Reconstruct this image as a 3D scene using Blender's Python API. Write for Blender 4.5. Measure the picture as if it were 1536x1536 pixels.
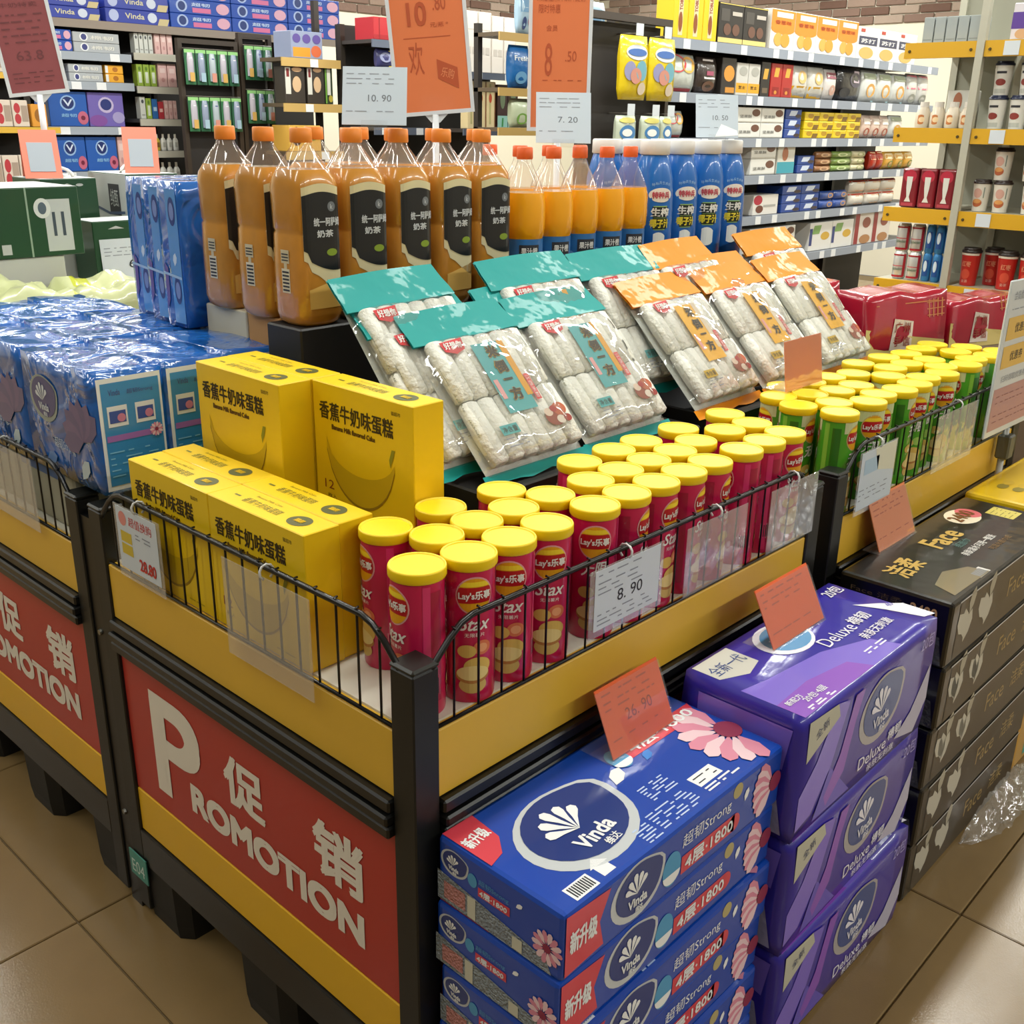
import bpy, bmesh, math, random
from mathutils import Vector, Matrix
random.seed(7)
S = bpy.context.scene
COL = S.collection
for o in list(bpy.data.objects):
    bpy.data.objects.remove(o)

# ------------------------------------------------------------------ camera, light, exposure
def make_camera():
    yaw, pitch, roll = (math.radians(a) for a in (47.0388, 20.4257, 0.9642))
    fwd = Vector((math.sin(yaw) * math.cos(pitch), math.cos(yaw) * math.cos(pitch), -math.sin(pitch)))
    r0 = Vector((math.cos(yaw), -math.sin(yaw), 0))
    u0 = r0.cross(fwd)
    r = r0 * math.cos(roll) + u0 * math.sin(roll)
    u = u0 * math.cos(roll) - r0 * math.sin(roll)
    cd = bpy.data.cameras.new('camera')
    cd.sensor_fit = 'HORIZONTAL'
    cd.sensor_width = 36.0
    cd.lens = 36.0 * 1569.69 / 1536.0
    cd.clip_start = 0.05
    co = bpy.data.objects.new('camera', cd)
    COL.objects.link(co)
    m = Matrix((r, u, -fwd)).transposed().to_4x4()
    m.translation = (0, 0, 1.432)
    co.matrix_world = m
    S.camera = co
make_camera()

S.view_settings.view_transform = 'Standard'
S.view_settings.look = 'None'
S.view_settings.gamma = 1.0
S.view_settings.use_curve_mapping = False
S.view_settings.exposure = 0.5
W = bpy.data.worlds.new('world')
S.world = W
W.use_nodes = True
W.node_tree.nodes['Background'].inputs[0].default_value = (0.9, 0.95, 1.0, 1)
W.node_tree.nodes['Background'].inputs[1].default_value = 0.15

CEIL = 3.2
LIGHT_ROWS = [(-2.2, 40), (1.15, 27), (3.1, 38), (5.2, 40), (7.3, 40)]   # y of each row of strip lights, watts per strip
LIGHT_XS = [-0.9, 1.6, 4.1, 6.6, 9.0]
for ly, watts in LIGHT_ROWS:
    for lx in LIGHT_XS:
        ld = bpy.data.lights.new('ceiling_strip', 'AREA')
        ld.shape = 'RECTANGLE'
        ld.size = 1.9
        ld.size_y = 0.16
        ld.energy = watts * (0.5 if lx < 0 else 1.0)
        ld.color = (0.985, 1.0, 0.945)
        lo = bpy.data.objects.new('ceiling_strip_light', ld)
        COL.objects.link(lo)
        lo.location = (lx, ly, CEIL - 0.1)

# ------------------------------------------------------------------ helpers
def lin(h):
    h = h.lstrip('#')
    out = []
    for i in (0, 2, 4):
        c = int(h[i:i + 2], 16) / 255
        out.append(c / 12.92 if c <= 0.04045 else ((c + 0.055) / 1.055) ** 2.4)
    return (*out, 1.0)

MATS = {}
def mat(col, rough=0.5, metal=0.0, coat=0.0, bump=0.0, bscale=40.0, var=0.0, vscale=6.0, key=None, spec=0.5, distort=0.0, bdist=0.01):
    k = key or (col, rough, metal, coat, bump, bscale, var, vscale, spec, distort, bdist)
    if k in MATS:
        return MATS[k]
    m = bpy.data.materials.new('surface_' + col.lstrip('#'))
    m.use_nodes = True
    nt = m.node_tree
    b = nt.nodes['Principled BSDF']
    b.inputs['Base Color'].default_value = lin(col)
    b.inputs['Roughness'].default_value = rough
    b.inputs['Metallic'].default_value = metal
    b.inputs['Coat Weight'].default_value = coat
    b.inputs['Coat Roughness'].default_value = 0.06
    b.inputs['Specular IOR Level'].default_value = spec
    if bump or var:
        tc = nt.nodes.new('ShaderNodeTexCoord')
        oi = nt.nodes.new('ShaderNodeObjectInfo')
        mu = nt.nodes.new('ShaderNodeMath'); mu.operation = 'MULTIPLY'; mu.inputs[1].default_value = 37.0
        nt.links.new(oi.outputs['Random'], mu.inputs[0])
    if bump:
        n = nt.nodes.new('ShaderNodeTexNoise'); n.noise_dimensions = '4D'
        n.inputs['Scale'].default_value = bscale
        n.inputs['Detail'].default_value = 2.5
        n.inputs['Distortion'].default_value = distort
        nt.links.new(tc.outputs['Object'], n.inputs['Vector'])
        nt.links.new(mu.outputs[0], n.inputs['W'])
        bp = nt.nodes.new('ShaderNodeBump')
        bp.inputs['Strength'].default_value = bump
        bp.inputs['Distance'].default_value = bdist
        nt.links.new(n.outputs['Fac'], bp.inputs['Height'])
        nt.links.new(bp.outputs['Normal'], b.inputs['Normal'])
        nt.links.new(bp.outputs['Normal'], b.inputs['Coat Normal'])
    if var:
        n2 = nt.nodes.new('ShaderNodeTexNoise'); n2.noise_dimensions = '4D'
        n2.inputs['Scale'].default_value = vscale
        n2.inputs['Detail'].default_value = 4
        nt.links.new(tc.outputs['Object'], n2.inputs['Vector'])
        nt.links.new(mu.outputs[0], n2.inputs['W'])
        mx = nt.nodes.new('ShaderNodeMix'); mx.data_type = 'RGBA'
        c = lin(col)
        mx.inputs[6].default_value = tuple(max(0, x * (1 - var)) for x in c[:3]) + (1,)
        mx.inputs[7].default_value = tuple(min(1, x * (1 + var)) for x in c[:3]) + (1,)
        nt.links.new(n2.outputs['Fac'], mx.inputs[0])
        nt.links.new(mx.outputs[2], b.inputs['Base Color'])
    MATS[k] = m
    return m

def film(name, haze=0.05, bump=0.6, bscale=30.0, rough=0.06, tint='#ffffff', distort=0.0, boost=1.0):
    """thin clear plastic: transparent, with fresnel gloss and a little milky scatter"""
    if name in MATS:
        return MATS[name]
    m = bpy.data.materials.new('clear_' + name)
    m.use_nodes = True
    nt = m.node_tree
    nt.nodes.remove(nt.nodes['Principled BSDF'])
    out = nt.nodes['Material Output']
    tr = nt.nodes.new('ShaderNodeBsdfTransparent'); tr.inputs[0].default_value = lin(tint)
    df = nt.nodes.new('ShaderNodeBsdfDiffuse'); df.inputs[0].default_value = (0.8, 0.82, 0.82, 1)
    gl = nt.nodes.new('ShaderNodeBsdfGlossy'); gl.inputs['Roughness'].default_value = rough
    fr = nt.nodes.new('ShaderNodeLayerWeight'); fr.inputs['Blend'].default_value = 0.5
    pw = nt.nodes.new('ShaderNodeMath'); pw.operation = 'POWER'; pw.inputs[1].default_value = 4.0
    nt.links.new(fr.outputs['Facing'], pw.inputs[0])
    ml = nt.nodes.new('ShaderNodeMath'); ml.operation = 'MULTIPLY_ADD'; ml.inputs[1].default_value = 0.9; ml.inputs[2].default_value = 0.05 * boost; ml.use_clamp = True
    nt.links.new(pw.outputs[0], ml.inputs[0])
    m1 = nt.nodes.new('ShaderNodeMixShader'); m1.inputs[0].default_value = haze
    m2 = nt.nodes.new('ShaderNodeMixShader')
    nt.links.new(tr.outputs[0], m1.inputs[1]); nt.links.new(df.outputs[0], m1.inputs[2])
    nt.links.new(ml.outputs[0], m2.inputs[0])
    nt.links.new(m1.outputs[0], m2.inputs[1]); nt.links.new(gl.outputs[0], m2.inputs[2])
    nt.links.new(m2.outputs[0], out.inputs[0])
    if bump:
        tc = nt.nodes.new('ShaderNodeTexCoord')
        oi = nt.nodes.new('ShaderNodeObjectInfo')
        mu = nt.nodes.new('ShaderNodeMath'); mu.operation = 'MULTIPLY'; mu.inputs[1].default_value = 37.0
        nt.links.new(oi.outputs['Random'], mu.inputs[0])
        n = nt.nodes.new('ShaderNodeTexNoise'); n.noise_dimensions = '4D'
        n.inputs['Scale'].default_value = bscale; n.inputs['Detail'].default_value = 2.0
        n.inputs['Distortion'].default_value = distort
        nt.links.new(tc.outputs['Object'], n.inputs['Vector']); nt.links.new(mu.outputs[0], n.inputs['W'])
        bp = nt.nodes.new('ShaderNodeBump'); bp.inputs['Strength'].default_value = bump; bp.inputs['Distance'].default_value = 0.01
        nt.links.new(n.outputs['Fac'], bp.inputs['Height'])
        nt.links.new(bp.outputs['Normal'], gl.inputs['Normal'])
    MATS[name] = m
    return m

TXT = {}
def glyphs(s, shear=0.0):
    k = (s, shear)
    if k not in TXT:
        c = bpy.data.curves.new('t', 'FONT')
        c.body = s; c.size = 1.0; c.shear = shear; c.resolution_u = 7 if s in ('P', 'ROMOTION') else 3 if len(s) < 7 else 2
        o = bpy.data.objects.new('t', c)
        me = o.to_mesh()
        v = [(p.co.x, p.co.y) for p in me.vertices]
        f = [tuple(p.vertices) for p in me.polygons]
        o.to_mesh_clear()
        bpy.data.objects.remove(o); bpy.data.curves.remove(c)
        if not v:
            v = [(0, 0), (1, 0), (1, 1)]; f = [(0, 1, 2)]
        xs = [p[0] for p in v]; ys = [p[1] for p in v]
        cx, cy = (min(xs) + max(xs)) / 2, (min(ys) + max(ys)) / 2
        w, h = max(xs) - min(xs), max(ys) - min(ys)
        TXT[k] = ([((x - cx) / w, (y - cy) / h) for x, y in v], f, w / h)
    return TXT[k]

def frame(o, u, n):
    """matrix whose x axis is u, z axis is n, origin o"""
    u = Vector(u).normalized(); n = Vector(n).normalized(); v = n.cross(u)
    m = Matrix((u, v, n)).transposed().to_4x4()
    m.translation = Vector(o)
    return m

class MB:
    """collects geometry; build() links it as ONE mesh object"""
    def __init__(s, T=None):
        s.v = []; s.f = []; s.m = []; s.sm = []; s.T = T or Matrix()
    def add(s, verts, faces, m, smooth=False, T=None, fn=None):
        b = len(s.v)
        M_ = s.T @ T if T is not None else s.T
        for p in verts:
            p = Vector(p) if len(p) == 3 else Vector((p[0], p[1], 0))
            if fn: p = Vector(fn(p))
            s.v.append(M_ @ p)
        for f in faces:
            s.f.append(tuple(i + b for i in f)); s.m.append(m); s.sm.append(smooth)
        return s
    def box(s, x0, x1, y0, y1, z0, z1, m, T=None):
        v = [(x, y, z) for z in (z0, z1) for y in (y0, y1) for x in (x0, x1)]
        return s.add(v, [(0, 2, 3, 1), (4, 5, 7, 6), (0, 1, 5, 4), (2, 6, 7, 3), (0, 4, 6, 2), (1, 3, 7, 5)], m, T=T)
    def bevbox(s, x0, x1, y0, y1, z0, z1, m, r=0.003, seg=1, T=None, smooth=False):
        bm = bmesh.new()
        bmesh.ops.create_cube(bm, size=1)
        for v in bm.verts:
            v.co = ((x0 + x1) / 2 + v.co.x * (x1 - x0), (y0 + y1) / 2 + v.co.y * (y1 - y0), (z0 + z1) / 2 + v.co.z * (z1 - z0))
        bmesh.ops.bevel(bm, geom=list(bm.edges), offset=r, segments=seg, profile=0.5, affect='EDGES')
        bm.verts.index_update()
        s.add([v.co.copy() for v in bm.verts], [tuple(v.index for v in f.verts) for f in bm.faces], m, smooth, T)
        bm.free()
        return s
    def rect(s, x0, y0, x1, y1, m, T=None, z=0.0, fn=None, nx=1):
        v = []; f = []
        for i in range(nx + 1):
            x = x0 + (x1 - x0) * i / nx
            v += [(x, y0, z), (x, y1, z)]
        for i in range(nx):
            a = 2 * i
            f.append((a, a + 2, a + 3, a + 1))
        return s.add(v, f, m, T=T, fn=fn)
    def strip(s, xs, lo, hi, m, T=None, z=0.0, fn=None):
        v = []; f = []
        for x in xs:
            v += [(x, lo(x), z), (x, hi(x), z)]
        for i in range(len(xs) - 1):
            a = 2 * i
            f.append((a, a + 2, a + 3, a + 1))
        return s.add(v, f, m, T=T, fn=fn)
    def ell(s, cx, cy, rx, ry, m, T=None, z=0.0, fn=None, n=12, y_lo=-1.0, y_hi=1.0):
        xs = [cx - rx * math.cos(math.pi * i / n) for i in range(n + 1)]
        h = lambda x: math.sqrt(max(0, 1 - ((x - cx) / rx) ** 2))
        return s.strip(xs, lambda x: cy + ry * max(-h(x), min(y_lo, h(x))), lambda x: cy + ry * min(h(x), max(y_hi, -h(x))), m, T, z, fn)
    def poly(s, pts, m, T=None, z=0.0, fn=None):
        return s.add([(x, y, z) for x, y in pts], [tuple(range(len(pts)))], m, T=T, fn=fn)
    def text(s, t, cx, cy, w, h, m, T=None, z=0.0, bold=0.0, rot=0.0, fn=None, shear=0.0):
        v, f, asp = glyphs(t, shear)
        if h is None: h = w / asp
        if w is None: w = h * asp
        c, sn = math.cos(rot), math.sin(rot)
        b = bold * h * 1.1
        w -= 2 * b; h -= 2 * b
        for kk, (ox, oy) in enumerate(((b, b), (-b, b), (b, -b), (-b, -b)) if bold else ((0, 0),)):
            pts = []
            zz = z + .00016 * kk
            for x, y in v:
                x = x * w + ox; y = y * h + oy
                pts.append((cx + x * c - y * sn, cy + x * sn + y * c, zz))
            s.add(pts, f, m, T=T, fn=fn)
        return s
    def loft(s, rings, m, n=20, T=None, smooth=True, cap0=True, cap1=True):
        """rings: (z, rx, ry, exponent)"""
        v = []; f = []
        for r in rings:
            z, rx, ry, e = r[:4]
            ox, oy = (r[4], r[5]) if len(r) > 4 else (0, 0)
            for i in range(n):
                a = 2 * math.pi * (i + .5) / n
                c, sn = math.cos(a), math.sin(a)
                k = (abs(c) ** e + abs(sn) ** e) ** (-1.0 / e)
                v.append((ox + rx * c * k, oy + ry * sn * k, z))
        for j in range(len(rings) - 1):
            for i in range(n):
                a = j * n + i; b = j * n + (i + 1) % n
                f.append((a, b, b + n, a + n))
        s.add(v, f, m, smooth, T)
        if cap0: s.add(v[:n], [tuple(reversed(range(n)))], m, False, T)
        if cap1: s.add(v[-n:], [tuple(range(n))], m, False, T)
        return s
    def tube(s, pts, r, m, n=6, T=None):
        pts = [Vector(p) for p in pts]
        v = []; f = []
        for i, p in enumerate(pts):
            d = (pts[min(i + 1, len(pts) - 1)] - pts[max(i - 1, 0)]).normalized()
            a = Vector((0, 0, 1)) if abs(d.z) < 0.9 else Vector((1, 0, 0))
            u = d.cross(a).normalized(); w = d.cross(u)
            for k in range(n):
                t = 2 * math.pi * k / n
                v.append(p + (u * math.cos(t) + w * math.sin(t)) * r)
        for j in range(len(pts) - 1):
            for i in range(n):
                a = j * n + i; b = j * n + (i + 1) % n
                f.append((a, b, b + n, a + n))
        f.append(tuple(reversed(range(n)))); f.append(tuple(range(len(v) - n, len(v))))
        return s.add(v, f, m, True, T)
    def puff(s, sx, sy, sz, m, cuts=7, fn=None, T=None, matfn=None):
        """box sx*sy*sz standing on z=0, centred in x,y, subdivided and passed through fn"""
        bm = bmesh.new()
        bmesh.ops.create_cube(bm, size=1)
        bmesh.ops.subdivide_edges(bm, edges=list(bm.edges), cuts=cuts, use_grid_fill=True)
        bm.verts.index_update()
        vs = [Vector((v.co.x * sx, v.co.y * sy, (v.co.z + .5) * sz)) for v in bm.verts]
        if matfn:
            for f in bm.faces:
                c = f.calc_center_median(); nn = f.normal
                s.add([], [], m)
                b = len(s.v)
            M_ = s.T @ T if T is not None else s.T
            b = len(s.v)
            for p in vs: s.v.append(M_ @ Vector(fn(p) if fn else p))
            bm.normal_update()
            for f in bm.faces:
                c = f.calc_center_median()
                s.f.append(tuple(v.index + b for v in f.verts)); s.m.append(matfn(c, f.normal)); s.sm.append(True)
        else:
            s.add(vs, [tuple(v.index for v in f.verts) for f in bm.faces], m, True, T, fn)
        bm.free()
        return s
    def build(s, name, parent=None, world=False, loc=None):
        off = Vector((0, 0, 0))
        if world and parent is not None:
            p = parent
            while p is not None:
                off += p.location; p = p.parent
        me = bpy.data.meshes.new(name)
        me.from_pydata([tuple(p - off) for p in s.v], [], s.f)
        slots = []
        idx = []
        for m in s.m:
            if m not in slots: slots.append(m)
            idx.append(slots.index(m))
        for m in slots: me.materials.append(m)
        me.polygons.foreach_set('material_index', idx)
        me.polygons.foreach_set('use_smooth', s.sm)
        me.update()
        o = bpy.data.objects.new(name, me)
        COL.objects.link(o)
        if parent is not None: o.parent = parent
        if loc is not None: o.location = loc
        return o

def tag(o, label, cat, group=None):
    o['label'] = label; o['category'] = cat
    if group: o['group'] = group
    return o
def struct(o):
    o['kind'] = 'structure'
    return o
def thing(name, label, cat, loc=(0, 0, 0), rotz=0.0, group=None):
    o = bpy.data.objects.new(name, None)
    o.empty_display_size = 0.05
    COL.objects.link(o)
    o.location = loc; o.rotation_euler = (0, 0, rotz)
    return tag(o, label, cat, group)
def copy_tree(o, parent=None):
    c = o.copy(); COL.objects.link(c)
    if parent is not None: c.parent = parent
    for ch in list(o.children): copy_tree(ch, c)
    return c
def place(o, loc, rotz=0.0, label=None):
    o.location = loc; o.rotation_euler = (0, 0, rotz)
    if label: o['label'] = label
    return o

ORD = ['first', 'second', 'third', 'fourth', 'fifth', 'sixth', 'seventh', 'eighth', 'ninth', 'tenth', 'eleventh', 'twelfth', 'thirteenth', 'fourteenth', 'fifteenth']
def ordinals(n):
    if n == 1: return ['']
    if n == 2: return [', left of the two', ', right of the two']
    if n == 3: return [', left of three', ', middle of three', ', right of three']
    return [', %s from left' % ORD[i] for i in range(n)]
# common materials
WHITE = mat('#e9e9e4', .45)
PAPER = mat('#ccd4da', .6)
BLACKP = mat('#17181a', .45)
BLACKM = mat('#0c0d0c', .35, var=.25, vscale=30)
POST = mat('#121311', .45, var=.2, vscale=25)
YELB = mat('#dbae36', .42, var=.06, vscale=9)
REDP = mat('#b0322a', .4)
LETTER = mat('#e3dccd', .5)
WIRE = mat('#0e0e0e', .3)
ACRYL = film('acrylic', haze=.035, bump=.05, rough=.05)
POCKET = film('pocket', haze=.16, bump=.35, bscale=22, rough=.1)
INK = mat('#2b2d33', .6)
INKG = mat('#8a8f98', .6)

# ------------------------------------------------------------------ the room
def build_floor():
    base = struct(MB().box(-3.4, 10.6, -3.4, 8.6, -0.06, -0.006, mat('#6b5a3c', .8)).build('floor'))
    tm = mat('#7d6642', .2, var=.10, vscale=14, bump=.03, bscale=300)
    t = MB().bevbox(-.2985, .2985, -.2985, .2985, -0.012, 0, tm, r=.002)
    first = None; rest = MB()
    n = 0
    for i in range(-6, 17):
        for j in range(-6, 14):
            x, y = .607 + .6 * i - .3, .47 + .6 * j - .3
            if x < -3.2 or x > 10.4 or y < -3.2 or y > 8.4: continue
            if -1.3 < x < 6.4 and -1.3 < y < 5.0:
                if first is None:
                    first = t.build('tile', base); o = first
                else:
                    o = first.copy(); COL.objects.link(o); o.parent = base
                o.location = (x, y, 0)
            else:
                rest.box(x - .2985, x + .2985, y - .2985, y + .2985, -.006, 0, tm)
    r = rest.build('tile_field', base); r['kind'] = 'stuff'
build_floor()

WALLM = mat('#d9d3c0', .8)
struct(MB().box(-3.5, 10.7, 8.6, 8.7, 0, CEIL, WALLM).build('wall_back'))
wr = struct(MB().box(10.6, 10.7, -3.5, 8.6, 0, CEIL, WALLM).build('wall_right'))
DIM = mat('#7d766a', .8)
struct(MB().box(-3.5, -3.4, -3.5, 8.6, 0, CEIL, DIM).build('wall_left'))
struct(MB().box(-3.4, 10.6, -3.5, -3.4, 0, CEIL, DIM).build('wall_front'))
struct(MB().box(-3.5, 10.7, -3.5, 8.7, CEIL, CEIL + .1, mat('#d8d6cc', .9)).build('ceiling'))
def bricks():
    cols = ['#7a6256', '#8f7a6c', '#664c40', '#9c8a7c']
    wb = bpy.data.objects['wall_back']
    meshes = {}
    def brick(axis, a, z, k, parent):
        key = (axis, k)
        if key not in meshes:
            b = MB()
            if axis == 'x': b.bevbox(-.145, .145, -.02, 0, -.036, .036, mat(cols[k], .85, bump=.5, bscale=40), r=.006)
            else: b.bevbox(-.02, 0, -.145, .145, -.036, .036, mat(cols[k], .85, bump=.5, bscale=40), r=.006)
            o = b.build('brick', parent); meshes[key] = o
        else:
            o = meshes[key].copy(); COL.objects.link(o); o.parent = parent
        o.location = (a, 8.6, z) if axis == 'x' else (10.6, a, z)
    for r in range(8):
        z = 2.42 + .08 * r
        for i in range(16):
            brick('x', 5.6 + .3 * i + (.15 if r % 2 else 0), z, random.randrange(4), wb)
        for i in range(17):
            brick('y', 3.5 + .3 * i + (.15 if r % 2 else 0), z, random.randrange(4), wr)
bricks()
def fixtures():
    hm = mat('#e8e8e4', .5)
    n = 0
    for ly, _ in LIGHT_ROWS:
        for lx in LIGHT_XS:
            o = MB().box(-.98, .98, -.1, .1, -.05, 0, hm).build('ceiling_fixture', loc=(lx, ly, CEIL - .001))
            tag(o, 'long white fluorescent strip fixture on the ceiling above the aisles', 'light', 'ceiling strip fixtures')
fixtures()
# ------------------------------------------------------------------ promotion stands
def fence(root, p0, p1, inward, n_wires, name='wire_fence'):
    """wire fence along p0->p1 (points on top of the board); ends bend down into the posts"""
    a = Vector(p0); b = Vector(p1); d = (b - a).normalized(); L = (b - a).length
    zt = .872
    pts = []
    for t, z in ((-.012, .815), (.0, .83), (.022, .852), (.042, .866), (.062, zt), (L - .062, zt), (L - .042, .866), (L - .022, .852), (L, .83), (L + .012, .815)):
        p = a + d * t; pts.append((p.x, p.y, z))
    mb = MB().tube(pts, .0042, WIRE, 8)
    mb.tube([(a.x, a.y, .739), (b.x, b.y, .739)], .0028, WIRE, 6)
    f = mb.build(name, root, world=True)
    w0 = None
    for i in range(n_wires):
        t = .03 + (L - .06) * i / (n_wires - 1)
        p = a + d * t
        top = zt if .06 < t < L - .06 else .858
        if w0 is None or top != zt:
            w = MB().tube([(0, 0, .737), (0, 0, top), (-inward[0] * .003, -inward[1] * .003, top + .006), (inward[0] * .003, inward[1] * .003, top + .006)], .0017, WIRE, 6).build('wire', f)
            if top == zt: w0 = w
        else:
            w = w0.copy(); COL.objects.link(w); w.parent = f
        w.location = p - root.location - Vector((0, 0, p.z))
    return f

def stand(label, x0, x1, y0, y1, lettering=False, fence_x=True, fence_y=True, tall='abc'):
    root = thing('promotion_stand', label, 'display stand', (x0, y0, 0), 0, 'promotion stands of the island')
    pw = .042
    for c_, px, py in (('a', x0, y0), ('b', x1 - pw, y0), ('c', x0, y1 - pw), ('d', x1 - pw, y1 - pw)):
        if True:
            if c_ not in tall:
                MB().bevbox(px, px + pw, py, py + pw, .02, .70, POST, r=.002).build('post', root, world=True)
                continue
            mb = MB().bevbox(px, px + pw, py, py + pw, .02, .824, POST, r=.002)
            mb.bevbox(px - .001, px + pw + .001, py - .001, py + pw + .001, .824, .832, mat('#20211e', .35), r=.003)
            mb.build('post', root, world=True)
    e = .004
    faces = [('-x', y0 + pw, y1 - pw), ('-y', x0 + pw, x1 - pw), ('+x', y0 + pw, y1 - pw), ('+y', x0 + pw, x1 - pw)]
    for side, a, b in faces:
        def bx(d0, d1, z0, z1, m, name, bev=.0015):
            q = MB()
            if side == '-x': q.bevbox(x0 + d0, x0 + d1, a, b, z0, z1, m, r=bev)
            elif side == '+x': q.bevbox(x1 - d1, x1 - d0, a, b, z0, z1, m, r=bev)
            elif side == '-y': q.bevbox(a, b, y0 + d0, y0 + d1, z0, z1, m, r=bev)
            else: q.bevbox(a, b, y1 - d1, y1 - d0, z0, z1, m, r=bev)
            return q.build(name, root, world=True)
        bx(.004, .02, .636, .733, YELB, 'yellow_board')
        if side in ('-x', '-y'):
            q = MB()
            for k, (z0, z1, dd) in enumerate(((.578, .596, -.010), (.598, .614, -.013), (.616, .635, -.008))):
                if side == '-x': q.bevbox(x0 + dd, x0 + .012, a, b, z0, z1, BLACKM, r=.003)
                else: q.bevbox(a, b, y0 + dd, y0 + .012, z0, z1, BLACKM, r=.003)
            q.build('side_rail', root, world=True)
        else:
            bx(-.008, .012, .578, .635, BLACKM, 'side_rail')
        rp = bx(.006, .014, .296, .577, REDP, 'red_panel')
        bx(.005, .015, .205, .295, mat('#e2b01c', .42), 'yellow_strip')
        bx(.0, .03, .128, .204, BLACKM, 'base_rail')
        if side == '-x' and lettering:
            w = b - a
            T = frame((x0 + .0052, b, .296), (0, -1, 0), (-1, 0, 0))   # u runs to the right as seen
            q = MB(T)
            s = w / .714
            q.text('P', .16 * s, .138, .150 * s, .197, LETTER, bold=.03)
            q.text('促', .358 * s, .174, .108 * s, .09, LETTER, bold=.03)
            q.text('销', .587 * s, .174, .112 * s, .095, LETTER, bold=.03)
            q.text('ROMOTION', .417 * s, .077, .445 * s, .056, LETTER, bold=.055)
            q.build('lettering', rp, world=True)
    MB().box(x0 + .02, x1 - .02, y0 + .02, y1 - .02, .70, .735, mat('#dcd8c8', .45)).build('deck', root, world=True)
    fm = mat('#10100e', .6)
    nx = 3
    f0 = None
    for fy in (y0 + .005, (y0 + y1) / 2 - .075, y1 - .155):
        for fx in (x0 + .004, (x0 + x1) / 2 - .06, x1 - .126):
            if f0 is None:
                q = MB().loft([(0, .054, .070, 8), (.03, .058, .073, 8), (.128, .061, .075, 8)], fm, 16, smooth=False)
                f0 = q.build('foot', root); o = f0
            else:
                o = f0.copy(); COL.objects.link(o); o.parent = root
            o.location = Vector((fx + .061, fy + .075, 0)) - root.location
    if fence_x:
        fence(root, (x0 + .005, y1 - .05, 0), (x0 + .005, y0 + .035, 0), (1, 0), 17)
    if fence_y:
        fence(root, (x0 + .04, y0 + .004, 0), (x1 - .05, y0 + .004, 0), (0, 1), 21)
    return root

X0, X1 = .7075, 1.702
Y0, Y1 = .812, 1.620
ST1 = stand('promotion stand with red sign holding yellow cake boxes and red canisters', X0, X1, Y0, Y1, True)
ST2 = stand('promotion stand at the left edge holding blue tissue packs, red sign cut off', X0, X1, 1.662, 2.47, True, True, False, 'ac')
ST3 = stand('promotion stand behind the black tissue stack holding green canisters', 1.757, 2.752, Y0, Y1, False, False, True, 'ab')
ST4 = stand('promotion stand in the second row under juice and blue bottles', 1.757, 2.752, 1.662, 2.47, False, False, False, '')
ST5 = stand('promotion stand farthest left holding the green milk cartons', X0, X1, 2.512, 3.32, True, True, False, 'a')
ST6 = stand('promotion stand at the back row behind the blue bottles', 1.757, 2.752, 2.512, 3.32, False, False, False, '')

# black filler strip between the two left stands, with screws, and a small green tag
gp = tag(MB().box(.712, .73, 1.6215, 1.6605, .0, .80, mat('#070707', .4)).build('gap_strip'), 'black strip closing the gap between the two red promotion signs', 'strip')
q = MB()
for z in (.585, .21):
    q.loft([(0, .006, .006, 2), (.004, .005, .005, 2)], mat('#8b8b86', .3, 1), 10, T=frame((.712, 1.641, z), (0, -1, 0), (-1, 0, 0)))
q.build('screw', gp)
tg = MB(frame((.7035, 1.628, .085), (0, -1, 0), (-1, 0, 0)))
tg.box(0, .062, 0, .055, -.002, 0, mat('#4a8f80', .5))
tg.text('E04', .031, .024, .045, .028, mat('#cfe0d6', .5), z=.0006)
tag(tg.build('number_tag'), 'small green number tag fixed low on the left pallet corner', 'tag')

# risers
RIS = mat('#1a1817', .5)
def riser(x0, x1, y0, y1, z0, z1, label):
    q = MB().bevbox(x0, x1, y0, y1, z0, z1, RIS, r=.003)
    o = q.build('display_riser')
    return tag(o, label, 'riser')
riser(1.035, 1.69, 1.455, 1.555, .736, 1.10, 'black riser under the front row of tea bottles')
riser(1.248, 1.69, 1.56, 1.93, .736, 1.10, 'black riser under the back rows of tea bottles')
riser(1.77, 2.72, 1.455, 1.93, .736, 1.10, 'black riser under the orange juice and blue bottles')
riser(1.10, 1.69, 1.075, 1.452, .736, .885, 'low black riser under the teal rice noodle bags')
riser(1.77, 2.72, 1.075, 1.452, .736, .885, 'low black riser under the yellow rice noodle bags')
riser(.858, 1.03, 1.035, 1.51, .736, .868, 'low black step under the upper yellow cake boxes')
def carton(x0, x1, y0, y1, z0, z1, m, label, name='cardboard_carton', flap=None, cat='carton'):
    q = MB().bevbox(x0, x1, y0, y1, z0, z1, m, r=.002)
    if flap: q.box(x0 - .0006, x1 + .0006, y0 - .0006, y1 + .0006, (z0 + z1) / 2 - .003, (z0 + z1) / 2 + .003, flap)
    return tag(q.build(name), label, cat)
carton(1.066, 1.24, 1.665, 1.80, .90, 1.10, mat('#c9c3ac', .7, var=.15), 'off white worn carton under the leftmost tea bottle')
carton(1.066, 1.24, 1.56, 1.66, .90, 1.10, mat('#b98a54', .7, var=.1), 'tan cardboard carton under the second tea bottle')
riser(1.066, 1.24, 1.665, 1.80, .736, .899, 'black block under the off white worn carton')
riser(1.066, 1.24, 1.56, 1.66, .736, .899, 'black block under the tan cardboard carton')

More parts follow.
